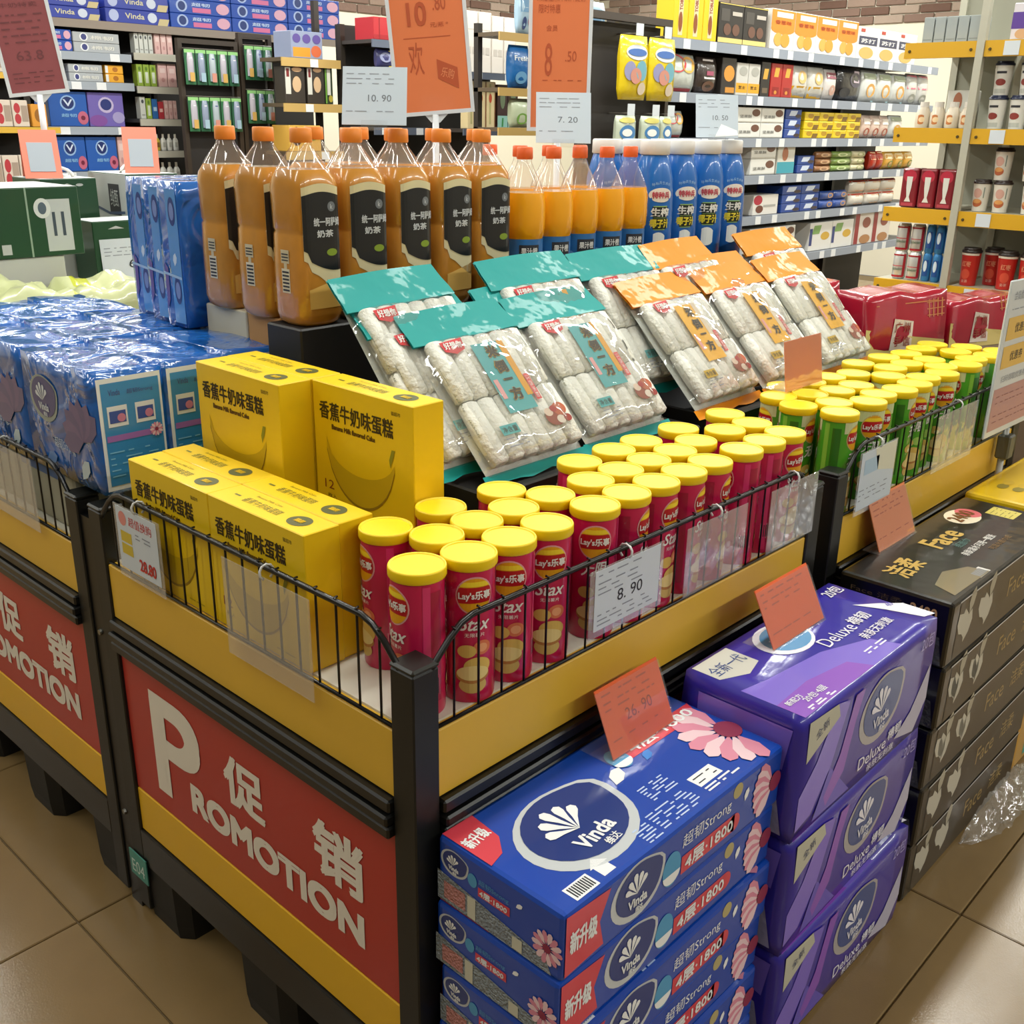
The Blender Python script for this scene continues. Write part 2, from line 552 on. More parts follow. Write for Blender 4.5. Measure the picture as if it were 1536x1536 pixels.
# ------------------------------------------------------------------ hanging price pockets
def pocket(origin, u, n, w, h, label, card=None, hook=True, lean=.0):
    """clear pocket hung from the wire rail; origin = top centre"""
    u = Vector(u); n = Vector(n)
    root = thing('price_pocket', label, 'price holder', origin, 0)
    T = frame((0, 0, 0), u, n)
    MB(T).box(-w / 2, w / 2, -h, -.012, -.0006, .0006, POCKET).build('plastic_pocket', root)
    if hook:
        hk = mat('#d9dad8', .4)
        for hx in ((0,) if w < .1 else (0.,)):
            pts = []
            for k in range(9):
                a = math.radians(-60 + 300 * k / 8)
                pts.append((hx, .0 + .011 * math.sin(a) - .006, .011 * math.cos(a) - .006))
            MB(T).tube(pts, .0018, hk, 6).build('hook', root)
    if card: 
        q = MB(T); card(q)
        q.build('price_card', root)
    return root
def lines(q, x0, x1, ys, m, h=.002, z=.0016, gaps=3):
    for y in ys:
        x = x0
        while x < x1 - .006:
            L = random.uniform(.006, .03)
            q.rect(x, y - h / 2, min(x + L, x1), y + h / 2, m, z=z)
            x += L + random.uniform(.003, .02)
def card890(q):
    q.box(-.075, .075, -.105, -.014, .0007, .0012, PAPER)
    lines(q, -.068, .04, (-.022, -.034, -.042, -.050), INKG)
    q.text('8. 90', .005, -.064, .058, .018, INK, z=.0016)
    lines(q, -.068, .06, (-.082, -.090, -.097), INKG)
def card2880(q):
    q.box(-.062, .062, -.118, -.014, .0007, .0012, PAPER)
    R_ = mat('#c8352c', .5)
    q.text('超值换购', .012, -.032, .07, .016, R_, z=.0016)
    q.ell(-.042, -.032, .012, .012, mat('#d98a80', .5), z=.0015)
    for bx_, by in ((-.035, -.062), (-.035, -.083)):
        q.rect(bx_ - .017, by - .009, bx_ + .017, by + .009, mat('#cdb43a', .5), z=.0015)
    lines(q, -.005, .055, (-.05, -.056), INKG)
    q.text('28.80', .025, -.098, .05, .02, R_, z=.0016, bold=.02)
def card_blue(q):
    q.box(-.075, .075, -.13, -.014, .0007, .0012, mat('#c9d3dc', .5))
    q.poly([(-.02, -.014), (.075, -.014), (.075, -.075), (.0, -.06)], mat('#d8d7c2', .5), z=.0015)
    q.rect(-.06, -.06, .0, -.03, mat('#a9c3d6', .5), z=.0015)
    lines(q, -.07, .05, (-.09, -.1, -.11), INKG)
pocket((.701, 1.44, .876), (0, -1, 0), (-1, 0, 0), .14, .135, 'clear pocket with white and red 28.80 price card by the yellow cake boxes', card2880)
pocket((.701, 1.10, .876), (0, -1, 0), (-1, 0, 0), .20, .16, 'empty clear pocket hung on the wire fence before the yellow cake boxes')
pocket((1.105, .803, .876), (1, 0, 0), (0, -1, 0), .17, .115, 'clear pocket with white 8.90 price card before the red canisters', card890)
pocket((1.335, .803, .876), (1, 0, 0), (0, -1, 0), .17, .125, 'empty clear pocket beside the 8.90 price card')
pocket((1.575, .803, .876), (1, 0, 0), (0, -1, 0), .16, .125, 'empty clear pocket at the far end of the red canister fence')
pocket((1.90, .803, .872), (1, 0, 0), (0, -1, 0), .16, .14, 'clear pocket with pale blue card before the nearest green canisters', card_blue)
pocket((2.29, .803, .876), (1, 0, 0), (0, -1, 0), .22, .14, 'empty clear pocket before the middle of the green canisters')
pocket((.701, 1.93, .876), (0, -1, 0), (-1, 0, 0), .24, .15, 'empty clear pocket on the fence of the tissue stand at left')

# ------------------------------------------------------------------ canisters of chips
LID = mat('#f0cb00', .42)
def can(kind):
    body_c = '#c4154c' if kind == 'red' else '#4da024'
    r, h = .0335, .196
    root = thing('chip_canister', '', 'canister')
    bm_ = mat(body_c, .3, coat=.3)
    q = MB().loft([(0, .0325, .0325, 2), (.003, r, r, 2), (.186, r, r, 2)], bm_, 28)
    body = q.build('tube', root)
    l = MB().loft([(.182, .0350, .0350, 2), (.184, .0362, .0362, 2), (.194, .0362, .0362, 2), (.1965, .0352, .0352, 2), (.1962, .0335, .0335, 2), (.1948, .0325, .0325, 2)], LID, 32)
    l.build('lid', root)
    p = MB()
    def cyl(ang, eps=.0004):
        def fn(v):
            a = ang - math.pi / 2 + v.x / r
            rr = r + eps + v.z
            return (rr * math.cos(a), rr * math.sin(a), v.y)
        return fn
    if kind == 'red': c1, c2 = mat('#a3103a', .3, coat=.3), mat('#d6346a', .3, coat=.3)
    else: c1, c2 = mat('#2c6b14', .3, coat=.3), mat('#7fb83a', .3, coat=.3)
    GO = mat('#e2a016', .35); RR = mat('#b3131d', .35); WH = mat('#efe9e0', .4); CH = mat('#d9b45a', .5); CHD = mat('#b5793a', .5)
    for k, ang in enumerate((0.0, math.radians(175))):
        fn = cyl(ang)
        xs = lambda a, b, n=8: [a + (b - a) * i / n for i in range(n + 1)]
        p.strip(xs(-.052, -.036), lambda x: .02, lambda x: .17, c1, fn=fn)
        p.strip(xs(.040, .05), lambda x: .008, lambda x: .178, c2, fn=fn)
        if kind == 'green':
            p.strip(xs(-.03, .03), lambda x: .160, lambda x: .182, mat('#c9cf9a', .4), fn=fn)
        p.ell(0, .150, .0245, .0255, mat('#dfa0a0' if kind == 'red' else '#c9b070', .4), fn=fn, n=14)
        p.ell(0, .150, .0225, .0235, GO, z=.0003, fn=fn, n=14)
        p.ell(0, .150, .0225, .0235, RR, z=.0005, fn=fn, n=14, y_lo=-.42, y_hi=.48)
        p.ell(0, .150, .0225, .0235, mat('#f2d22c', .4), z=.0006, fn=fn, n=14, y_lo=.52, y_hi=.8)
        p.text("Lay's乐事", 0, .150, .041, .013, WH, z=.0009, fn=fn, bold=.02)
        if k == 0 and kind == 'red':
            p.text('Stax', 0, .112, .040, .018, WH, z=.0006, fn=fn, bold=.015, shear=.35)
            p.text('无限薯片', 0, .0965, .026, .0055, WH, z=.0006, fn=fn)
        else:
            p.text('无限', 0, .110, .036, .022, WH, z=.0006, fn=fn, bold=.015, shear=.2)
        if kind == 'red':
            p.ell(.010, .078, .012, .010, mat('#d8744a', .5), z=.0003, fn=fn)
            p.ell(.010, .078, .007, .006, mat('#e8a070', .5), z=.0006, fn=fn)
        else:
            p.ell(.010, .078, .011, .009, mat('#9cc45a', .5), z=.0003, fn=fn)
            p.ell(-.006, .070, .005, .004, mat('#e6efc8', .5), z=.0006, fn=fn)
        p.ell(-.010, .074, .012, .009, CH, z=.0005, fn=fn)
        p.ell(.004, .052, .018, .013, CH, z=.0004, fn=fn)
        p.ell(-.002, .040, .022, .012, CHD, z=.0006, fn=fn)
        p.ell(-.002, .043, .021, .0105, mat('#e6cd86', .5), z=.0008, fn=fn)
        p.ell(-.002, .026, .018, .012, mat('#cfae62', .5), z=.0005, fn=fn)
    fn = cyl(math.radians(88))
    p.rect(-.012, .028, .012, .056, WHITE, fn=fn, nx=4)
    for i in range(6):
        p.rect(-.010 + i * .0036, .031, -.0085 + i * .0036, .053, INK, z=.0003, fn=fn)
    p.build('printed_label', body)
    return root
RED = [(.828,.99),(.858,.927),(.772,.874),(.848,.855),(.930,.980),(.926,.914),(.993,.920),(1.047,.985),(.920,.842),(.989,.848),(1.078,.921),
 (1.232,.993),(1.320,1.001),(1.394,.993),(1.506,1.004),(1.652,.998),(1.315,.924),(1.389,.924),(1.462,.938),(1.558,.941),(1.632,.928),
 (1.244,.924),(1.172,.924),(1.309,.851),(1.381,.851),(1.481,.853),(1.238,.853),(1.167,.851),(1.095,.850),(1.548,.855),(1.622,.866)]
GREEN = [(1.838,.862),(1.942,.868),(2.014,.867),(2.087,.854),(2.165,.859),(2.239,.866),(2.312,.855),(2.433,.866),(2.546,.860),(1.812,.938),(1.853,.997),
 (1.929,1.022),(1.893,.905),(1.905,.960),(1.979,.945),(2.052,.938),(2.004,1.020),(2.085,1.014),(2.151,.992),(2.190,.925),(2.260,1.033),(2.273,.962),
 (2.369,1.022),(2.344,.945),(2.449,1.004),(2.420,.934),(2.562,.930),(2.51,.862+.0),(2.63,.86),(2.64,.935),(2.535,1.004),(2.61,1.008),(2.372,.872)]
def spread(pts, dmin):
    pts = [list(p) for p in pts]
    for _ in range(200):
        for i in range(len(pts)):
            for j in range(i):
                dx, dy = pts[i][0] - pts[j][0], pts[i][1] - pts[j][1]
                d = math.hypot(dx, dy)
                if d < dmin:
                    k = (dmin - d) / 2 / max(d, 1e-6)
                    pts[i][0] += dx * k; pts[i][1] += dy * k; pts[j][0] -= dx * k; pts[j][1] -= dy * k
        for p in pts:
            p[1] = max(p[1], .8575)
    return pts
def put_cans(kind, pts, label, group, special):
    c0 = can(kind)
    c0['group'] = group
    sp = spread(pts, .0728)
    rows = {}
    for i, (x, y) in enumerate(sp):
        rows.setdefault(0 if y < .895 else 1 if y < .963 else 2, []).append((x, i))
    names = {}
    for r_, lst in rows.items():
        for k_, (x, i) in enumerate(sorted(lst)):
            names[i] = '%s chip canister in the %s row, %s from the left' % (kind, ['front', 'middle', 'back'][r_], ORD[k_])
    for i, (x, y) in enumerate(sp):
        c = c0 if i == 0 else copy_tree(c0)
        label = names[i]
        ang = random.choice((-.8, -.5, -.2, .1, .35, -.65, .3, 2.4, -2.0))
        lb = label
        if i in special:
            lb, ang = special[i]
        place(c, (x, y, .7355), ang, lb)
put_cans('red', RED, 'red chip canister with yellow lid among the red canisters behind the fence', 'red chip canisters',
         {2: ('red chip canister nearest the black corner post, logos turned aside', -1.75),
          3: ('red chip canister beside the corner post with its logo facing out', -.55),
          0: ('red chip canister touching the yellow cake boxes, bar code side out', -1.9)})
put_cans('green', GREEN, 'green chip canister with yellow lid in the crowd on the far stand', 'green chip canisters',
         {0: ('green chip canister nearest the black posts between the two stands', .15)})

# ------------------------------------------------------------------ banana cake boxes
YB = mat('#ecc50f', .4, coat=.15)
def cake_box():
    w, t, h = .226, .0575, .199       # along y, along x, height
    root = thing('cake_box', '', 'box')
    b = MB().bevbox(0, t, -w, 0, 0, h, YB, r=.0012).build('carton', root)
    DK = mat('#3a2c0c', .5); OL = mat('#6c6a14', .5); ST = mat('#b79a10', .45)
    T = frame((-.0004, 0, 0), (0, -1, 0), (-1, 0, 0))
    q = MB(T)
    q.text('香蕉牛奶味蛋糕', .100, .158, .168, .028, DK, bold=.012)
    q.text('Banana Milk flavored Cake', .094, .135, .10, .008, mat('#6a4a0a', .5), bold=.04)
    q.text('猫超市', .190, .182, .02, .006, DK)
    # banana, drawn as a crescent
    xs = [.03 + .155 * i / 16 for i in range(17)]
    lo = lambda x: .118 - .098 * math.sqrt(max(0, 1 - ((x - .108) / .080) ** 2))
    hi = lambda x: .118 - .048 * math.sqrt(max(0, 1 - ((x - .108) / .080) ** 2)) if .03 < x < .186 else .118
    q.strip(xs, lo, hi, mat('#cba80c', .45), z=.0001)
    q.strip(xs, lambda x: lo(x), lambda x: lo(x) + .004, mat('#97760e', .45), z=.0003)
    q.poly([(.176, .10), (.184, .118), (.187, .128), (.180, .128), (.174, .112)], mat('#8f8a1a', .45), z=.0003)
    q.text('12', .032, .042, .022, .014, mat('#8a3d16', .5))
    q.text('枚入', .038, .024, .022, .007, DK)
    lines(q, .15, .205, (.012,), ST, z=.0002)
    q.build('printed_front', b)
    T2 = frame((0, 0, h + .0004), (0, -1, 0), (0, 0, 1))
    q = MB(T2)
    q.text('香蕉牛奶味蛋糕', .098, .026, .085, .016, OL)
    q.text('Banana Milk Cake', .09, .044, .06, .005, mat('#8a7a12', .5))
    q.ell(.180, .028, .020, .0165, mat('#4c4f1a', .5))
    q.text('猫超', .180, .028, .018, .010, YB, z=.0003, bold=.02)
    q.rect(.028, .026, .042, .030, OL)
    q.build('printed_top', b)
    return root
CB = cake_box()
spots = [((.7235, 1.489, .7355), 'yellow cake box in the front row behind the 28.80 card'),
         ((.7235, 1.262, .7355), 'yellow cake box in the front row beside the red canisters'),
         ((.7825, 1.492, .7355), 'yellow cake box in the second row, left of its neighbour'),
         ((.7825, 1.265, .7355), 'yellow cake box in the second row next to the red canisters'),
         ((.857, 1.494, .8685), 'upper yellow cake box at left, its banana picture half hidden'),
         ((.9155, 1.496, .8685), 'upper yellow cake box behind the left one, only its top showing'),
         ((.916, 1.266, .8685), 'upper yellow cake box at right with the full banana picture')]
for i, (loc, lb) in enumerate(spots):
    c = CB if i == 0 else copy_tree(CB)
    c['group'] = 'banana cake boxes'
    place(c, loc, 0, lb)
# ------------------------------------------------------------------ rice noodle bags
BAGFILM = film('bag_film', haze=.06, bump=.8, bscale=11, rough=.06, distort=1.2, boost=2.4)
def noodle_bag(kind):
    hc = '#0f9490' if kind == 'teal' else '#e08a00'
    HM = mat(hc, .55, coat=.12, bump=.3, bscale=16, spec=.3)
    LM = mat('#45a3a6' if kind == 'teal' else '#eab010', .4)
    w, L, t = .236, .262, .040
    root = thing('noodle_bag', '', 'noodle bag')
    rnd = random.Random(3 if kind == 'teal' else 5)
    # bundles of dry noodles, two rows of six
    w6 = .0362
    NB = [mat('#e4e4da', .6, bump=.5, bscale=120)]
    nb = None
    for r in range(2):
        for c in range(6):
            if nb is None:
                q = MB()
                q.loft([(-.058, .013, .008, 3), (-.054, .0168, .0130, 3), (0, .0176, .0150, 3), (.054, .0168, .0130, 3), (.058, .013, .008, 3)], NB[0], 12,
                       T=frame((0, 0, 0), (1, 0, 0), (0, 1, 0)))
                nb = q.build('noodle_bundle', root); o = nb
            else:
                o = nb.copy(); COL.objects.link(o); o.parent = root
            o.location = (-.0905 + .0362 * c, .070 + .118 * r, .019 + rnd.uniform(-.002, .002))
            o.rotation_euler = (0, 0, rnd.uniform(-.04, .04))
    # clear pillow
    nx, ny = 12, 14
    def top(x, y):
        a = 1 - abs(2 * x / w) ** 5; b = 1 - abs(2 * (y - L / 2) / L) ** 7
        return t * max(0, a) ** .5 * max(0, b) ** .5 + .0016 * math.sin(61 * x + 40 * y) * max(0, a) + .0012 * math.sin(120 * y - 55 * x) * max(0, b)
    v = []; f = []
    for j in range(ny + 1):
        for i in range(nx + 1):
            x = -w / 2 + w * i / nx; y = L * j / ny
            v.append((x, y, .002 + top(x, y)))
    for j in range(ny):
        for i in range(nx):
            a = j * (nx + 1) + i
            f.append((a, a + 1, a + nx + 2, a + nx + 1))
    q = MB().add(v, f, BAGFILM, True)
    q.rect(-w / 2, 0, w / 2, L, mat('#c9cdc6', .5, bump=.5, bscale=60), z=.001)
    bag = q.build('clear_bag', root)
    # printed header strip with hang hole side, gusset fold and bottom seal
    q = MB()
    xs = [-w / 2 - .010 + (w + .020) * i / 10 for i in range(11)]
    def hz(x, y): return .006 + .004 * math.sin(18 * x + 2) * (y - L) / .06
    vv = []; ff = []
    for k, y in enumerate((L - .012, L + .006, L + .030, L + .058)):
        for x in xs: vv.append((x * (1.0 - .012 * k), y + .004 * math.sin(9 * x), hz(x, y) + (.012 if k == 0 else .010 if k == 1 else .005 if k == 2 else .002)))
    for k in range(3):
        for i in range(10):
            a = k * 11 + i; ff.append((a, a + 1, a + 12, a + 11))
    q.add(vv, ff, HM, True)
    q.add([(p[0], p[1], p[2] - .004) for p in vv], [tuple(reversed(x)) for x in ff], HM, True)
    q.build('header', root)
    q = MB()
    q.strip(xs, lambda x: -.016 + .003 * math.sin(70 * x), lambda x: .004, HM, z=.004)
    q.build('bottom_seal', root)
    # printed label seen through the film
    q = MB(Matrix.Translation((0, 0, .0365)))
    q.rect(-.030, .085, .038, .222, LM)
    q.rect(.030, .110, .044, .222, mat('#d99a20' if kind == 'teal' else '#d8c9b0', .4), z=.0004)
    DK = mat('#2c2410', .5)
    for ch, y in (('米', .203), ('倒', .172), ('一', .147), ('方', .118)):
        q.text(ch, .008, y, .028 if ch != '一' else .022, .026 if ch != '一' else .004, mat('#c9a24a', .5), z=.0006, bold=.06)
        q.text(ch, .008, y, .026 if ch != '一' else .02, .024 if ch != '一' else .0035, DK, z=.0014, bold=.035)
    RD = mat('#c8262c', .4)
    q.poly([(-.092, .236), (-.040, .240), (-.044, .218), (-.066, .211), (-.088, .218)], RD)
    q.text('好想你', -.066, .228, .04, .014, WHITE, z=.0005, bold=.02)
    q.rect(.046, .098, .058, .150, mat('#d6474a', .4))
    q.text('江西米粉', .052, .124, .046, .008, WHITE, z=.0004, rot=-math.pi / 2)
    q.rect(-.026, .112, -.016, .150, mat('#dd9c9c', .4), z=.0005)
    for i_, (x, y, r, c) in enumerate(((.062, .060, .022, '#8a3b22'), (.080, .072, .016, '#b3562e'), (.052, .070, .010, '#d8c3b0'), (.072, .052, .010, '#d9cdbd'), (.066, .074, .008, '#a31f1f'), (.088, .052, .009, '#8f2a1c'))):
        q.ell(x, y, r, r * .8, mat(c, .5), z=.0002 + .0002 * i_)
    q.rect(-.070, .050, -.030, .068, mat('#4aa7a8' if kind == 'teal' else '#c9a51c', .4))
    q.text('净含量', -.050, .059, .034, .011, DK, z=.0004)
    lines(q, -.07, -.02, (.043, .036, .029), INKG, z=.0002)
    for y in (.08, .13, .18):
        q.text('江西米粉', -.106, y, .036, .009, mat('#5d6246', .5), rot=-math.pi / 2, z=-.012)
    q.build('printed_label', bag)
    return root
def bag_at(root, x, y, z, tilt, yaw, label, group):
    v = Vector((0, math.cos(tilt), math.sin(tilt)))
    n = Vector((0, -math.sin(tilt), math.cos(tilt)))
    M_ = Matrix.Rotation(yaw, 4, 'Z') @ frame((0, 0, 0), (1, 0, 0), n)
    M_.translation = (x, y, z)
    root.matrix_world = M_
    root['label'] = label; root['group'] = group
BT = noodle_bag('teal'); BY = noodle_bag('yellow')
bags = [
 ('t', 1.245, 1.105, .898, .80, 0, 'teal rice noodle bag in the front row, left of the pair'),
 ('t', 1.500, 1.110, .898, .80, 0, 'teal rice noodle bag in the front row, right of the pair'),
 ('t', 1.195, 1.165, .905, .84, .03, 'teal rice noodle bag tucked under the front left one'),
 ('t', 1.185, 1.215, .935, .90, .05, 'teal rice noodle bag standing highest at the left end'),
 ('t', 1.470, 1.165, .905, .84, 0, 'teal rice noodle bag tucked under the front right one'),
 ('t', 1.515, 1.215, .935, .905, -.02, 'teal rice noodle bag in the back row, middle'),
 ('t', 1.775, 1.215, .930, .90, -.05, 'teal rice noodle bag in the back row beside the yellow ones'),
 ('y', 1.835, 1.108, .898, .80, .02, 'yellow rice noodle bag in the front row next to the teal ones'),
 ('y', 2.10, 1.110, .898, .80, 0, 'yellow rice noodle bag in the front row behind the orange card'),
 ('y', 2.355, 1.110, .898, .82, 0, 'yellow rice noodle bag in the front row beside the red cake bags'),
 ('y', 2.02, 1.215, .932, .905, .03, 'yellow rice noodle bag in the back row, left'),
 ('y', 2.13, 1.165, .905, .85, 0, 'yellow rice noodle bag in the middle layer, header showing'),
 ('y', 2.40, 1.215, .932, .905, -.04, 'yellow rice noodle bag in the back row, right'),
]
used = set()
for k, x, y, z, tl, yw, lb in bags:
    src = BT if k == 't' else BY
    if k in used:
        o = copy_tree(src)
    else:
        o = src; used.add(k)
    bag_at(o, x, y, z, tl, yw, lb, 'teal noodle bags' if k == 't' else 'yellow noodle bags')

# ------------------------------------------------------------------ bottles
def face_fn(r, e, eps):
    """map (x, z) of a decal on to the -y side of a rounded square bottle"""
    def fn(v):
        x = max(-r * .995, min(r * .995, v.x))
        return (x, -((r ** e - abs(x) ** e) ** (1.0 / e)) - eps - v.z, v.y)
    return fn
TEA = mat('#c08432', .25, coat=.8, var=.25, vscale=22)
NECK = film('bottle_neck', haze=.06, bump=.05, bscale=40, rough=.04)
def tea_bottle():
    root = thing('tea_bottle', '', 'bottle')
    r = .0455
    q = MB().loft([(0, .036, .036, 3), (.006, .043, .043, 4), (.02, r, r, 5), (.10, r, r, 5), (.150, r - .0015, r - .0015, 5), (.155, r - .0035, r - .0035, 5), (.16, r - .0015, r - .0015, 5), (.225, r, r, 5), (.240, .044, .044, 4), (.254, .038, .038, 3)], TEA, 28)
    b = q.build('body', root)
    q = MB().loft([(.2545, .0385, .0385, 3), (.272, .029, .029, 2.4), (.288, .018, .018, 2), (.296, .0155, .0155, 2)], NECK, 24, cap0=False)
    q.build('neck', root)
    q = MB().loft([(.295, .0175, .0175, 2), (.297, .0185, .0185, 2), (.316, .0180, .0180, 2), (.318, .0165, .0165, 2)], mat('#e8882e', .4), 24)
    q.build('cap', root)
    q = MB()
    fn = face_fn(r, 5, .0006)
    CR = mat('#d9cfa6', .35, coat=.4); BK = mat('#14181c', .3, coat=.5)
    xs = [-.0435 + .087 * i / 14 for i in range(15)]
    zt = lambda x: .214 + .006 * math.cos(x * 45)
    zb = lambda x: .118 - .026 * math.sin((x + .0435) / .087 * 1.9) + (.012 if x < -.03 else 0)
    q.strip(xs[1:14], lambda x: zb(x) - .016 - .022 * max(0, (x + .01) / .05), lambda x: zt(x) + .013, CR, fn=fn)
    q.strip(xs[1:], zb, zt, BK, z=.0004, fn=fn)
    q.strip(xs[2:], lambda x: .03, lambda x: .06 + .02 * (x + .04) / .08, mat('#dcb260', .3, coat=.5), fn=fn)
    W_ = mat('#c9ced2', .4)
    q.text('统一', -.006, .172, .024, .014, W_, z=.0008, fn=fn, bold=.02)
    q.text('阿萨姆', .022, .172, .03, .014, W_, z=.0008, fn=fn, bold=.02)
    q.text('奶茶', .005, .153, .034, .012, W_, z=.0008, fn=fn, bold=.03)
    q.ell(.020, .196, .008, .008, mat('#6d737a', .4), z=.0007, fn=fn)
    q.text('k', .020, .196, .005, .008, W_, z=.001, fn=fn)
    q.ell(.018, .122, .011, .006, mat('#7f9a2c', .4), z=.0007, fn=fn)
    # bar code and small print on the left side
    def side(v):
        p = fn(v); return (p[1], -p[0], p[2])
    q.build('printed_label', b)
    q = MB()
    q.rect(-.010, .055, .012, .095, mat('#d9d2bc', .4), fn=side)
    for i in range(6): q.rect(-.008, .058 + i * .006, .010, .061 + i * .006, INK, z=.0004, fn=side)
    q.rect(-.010, .104, .012, .126, mat('#c9bfa0', .4), fn=side)
    for y_ in (.109, .114, .119): q.rect(-.008, y_ - .001, .010, y_ + .001, INK, z=.0004, fn=side)
    q.rect(-.003, .09, .005, .105, mat('#c9bfa0', .4), z=-.0002, fn=side)
    q.build('bar_code_label', b)
    return root
TB = tea_bottle()
tea = []
for k in range(5): tea.append((1.09 + .105 * k, 1.500, 0.0, 'tea bottle number %s from the left in the front row' % ['one', 'two', 'three', 'four', 'five'][k]))
tl = ['tea bottle with black label standing at the front corner of the riser', 'tea bottle with black label second from the corner in the long row',
      'tea bottle with black label in the middle of the long row', 'tea bottle with black label fourth from the corner in the long row',
      'tea bottle with black label beside the orange juice']
tea = [(1.09 + .105 * k, 1.503, tl[k]) for k in range(5)]
tea += [(1.092, 1.613, 'tea bottle with black label above the tan carton'), (1.094, 1.735, 'tea bottle with black label at the far left end')]
back = 'tea bottle behind the long front row, mostly hidden'
tea += [(x, y, back + ', %s from the left' % ORD[k]) for k, (x, y) in enumerate(((1.28, 1.615), (1.285, 1.73), (1.39, 1.62), (1.50, 1.625), (1.61, 1.62), (1.40, 1.735)))]
for i, (x, y, lb) in enumerate(tea):
    o = TB if i == 0 else copy_tree(TB)
    o['group'] = 'tea bottles'
    place(o, (x, y, 1.1003), random.uniform(-.06, .06), lb)

JUICE = mat('#eea312', .22, coat=.8)
def juice_bottle():
    root = thing('juice_bottle', '', 'bottle')
    r = .041
    b = MB().loft([(0, .034, .034, 2), (.008, .039, .039, 2), (.02, .040, .040, 2), (.112, .040, .040, 2), (.118, .0425, .0425, 2), (.14, .0440, .0440, 2), (.18, .0438, .0438, 2), (.200, .0400, .0400, 2)], JUICE, 26).build('body', root)
    MB().loft([(.2002, .0402, .0402, 2), (.222, .032, .032, 2), (.245, .0195, .0195, 2), (.258, .0145, .0145, 2), (.264, .0145, .0145, 2)], NECK, 24, cap0=False).build('neck', root)
    MB().loft([(.263, .0155, .0155, 2), (.265, .0165, .0165, 2), (.284, .0160, .0160, 2), (.286, .0145, .0145, 2)], mat('#e2622a', .4), 22).build('cap', root)
    q = MB().loft([(.022, .0405, .0405, 2), (.111, .0405, .0405, 2)], mat('#2f74b5', .35, coat=.4, var=.25, vscale=40), 26, cap0=False, cap1=False)
    def fn(v):
        a = -math.pi / 2 + v.x / .041; rr = .0412 + v.z
        return (rr * math.cos(a), rr * math.sin(a), v.y)
    q.rect(-.022, .075, .022, .100, INK, fn=fn, nx=6)
    q.text('果汁橙', 0, .0875, .036, .014, WHITE, z=.0005, fn=fn, bold=.02)
    q.rect(-.020, .045, .024, .073, mat('#d9955a', .4), fn=fn, nx=6)
    q.text('果粒橙', .002, .061, .034, .013, mat('#b5432a', .4), z=.0005, fn=fn, bold=.02)
    q.ell(-.036, .06, .010, .016, mat('#7fb0d8', .4), fn=fn)
    q.build('printed_label', b)
    return root
JB = juice_bottle()
jl = 'orange juice bottle with red cap and blue label in the front of its group'
jf = [(1.622, 1.492), (1.712, 1.494), (1.80, 1.497), (1.892, 1.497), (1.98, 1.50)]
jlab = ['orange juice bottle with red cap beside the last tea bottle', 'orange juice bottle second from the tea bottles',
        'orange juice bottle under the tilted 7.20 price card', 'orange juice bottle fourth from the tea bottles', 'orange juice bottle beside the blue bottles']
jb = [(1.725, 1.60), (1.83, 1.61), (1.93, 1.605), (1.735, 1.70)]
for i, (x, y) in enumerate(jf + jb):
    o = JB if i == 0 else copy_tree(JB)
    o['group'] = 'orange juice bottles'
    place(o, (x, y, 1.1003), random.uniform(-.15, .15) - .38, jlab[i] if i < 5 else 'orange juice bottle in the rear of its group, %s of the hidden ones' % ORD[i - 5])
BLUEB = mat('#1763b4', .3, coat=.5, var=.12, vscale=20)
def blue_bottle():
    root = thing('coconut_juice_bottle', '', 'bottle')
    r = .046
    b = MB().loft([(0, .040, .040, 2.6), (.008, r, r, 2.6), (.10, r, r, 2.6), (.16, r, r, 2.4), (.215, .044, .044, 2.2), (.245, .038, .038, 2), (.262, .033, .033, 2), (.268, .030, .030, 2)], BLUEB, 26).build('body', root)
    MB().loft([(.267, .033, .033, 2), (.269, .035, .035, 2), (.296, .0345, .0345, 2), (.299, .032, .032, 2)], mat('#dcdad6', .4), 24).build('cap', root)
    q = MB()
    def fn(v):
        a = -math.pi / 2 + v.x / r; rr = r + .0012 + v.z
        return (rr * math.cos(a), rr * math.sin(a), v.y + .030)
    P_ = mat('#d7a2a0', .4); Y_ = mat('#e6d23a', .4)
    for i in range(6):
        a = (i - 2.5) * .008
        q.text('特种兵生榨'[i % 5], a, .178 - abs(i - 2.5) * .002, .007, .007, mat('#9fc3e0', .4), fn=fn)
    q.ell(0, .150, .030, .016, mat('#e8e2d8', .4), fn=fn)
    q.text('特种兵', 0, .150, .044, .015, mat('#c0485a', .4), z=.0005, fn=fn, bold=.03)
    q.rect(-.030, .072, .032, .126, mat('#9cc46a', .4), fn=fn, nx=8)
    q.rect(-.028, .100, .030, .124, mat('#1a2420', .4), z=.0004, fn=fn, nx=8)
    q.text('生榨', 0, .112, .046, .020, WHITE, z=.0008, fn=fn, bold=.03)
    q.rect(-.028, .074, .030, .099, mat('#1f2a18', .4), z=.0004, fn=fn, nx=8)
    q.text('椰子汁', 0, .087, .05, .020, Y_, z=.0008, fn=fn, bold=.03)
    q.ell(-.002, .045, .022, .022, mat('#e9ece6', .4), fn=fn)
    q.ell(.02, .04, .016, .02, mat('#5c9a44', .4), z=-.0003, fn=fn)
    q.build('printed_label', b)
    return root
BB = blue_bottle()
bl = [(2.085, 1.51), (2.19, 1.513), (2.30, 1.51), (2.405, 1.515), (2.145, 1.61), (2.26, 1.612), (2.36, 1.61), (2.04, 1.615)]
blab = ['blue coconut juice bottle beside the last orange juice bottle', 'blue coconut juice bottle second from the orange juice',
        'blue coconut juice bottle third from the orange juice', 'blue coconut juice bottle at the right end of its row']
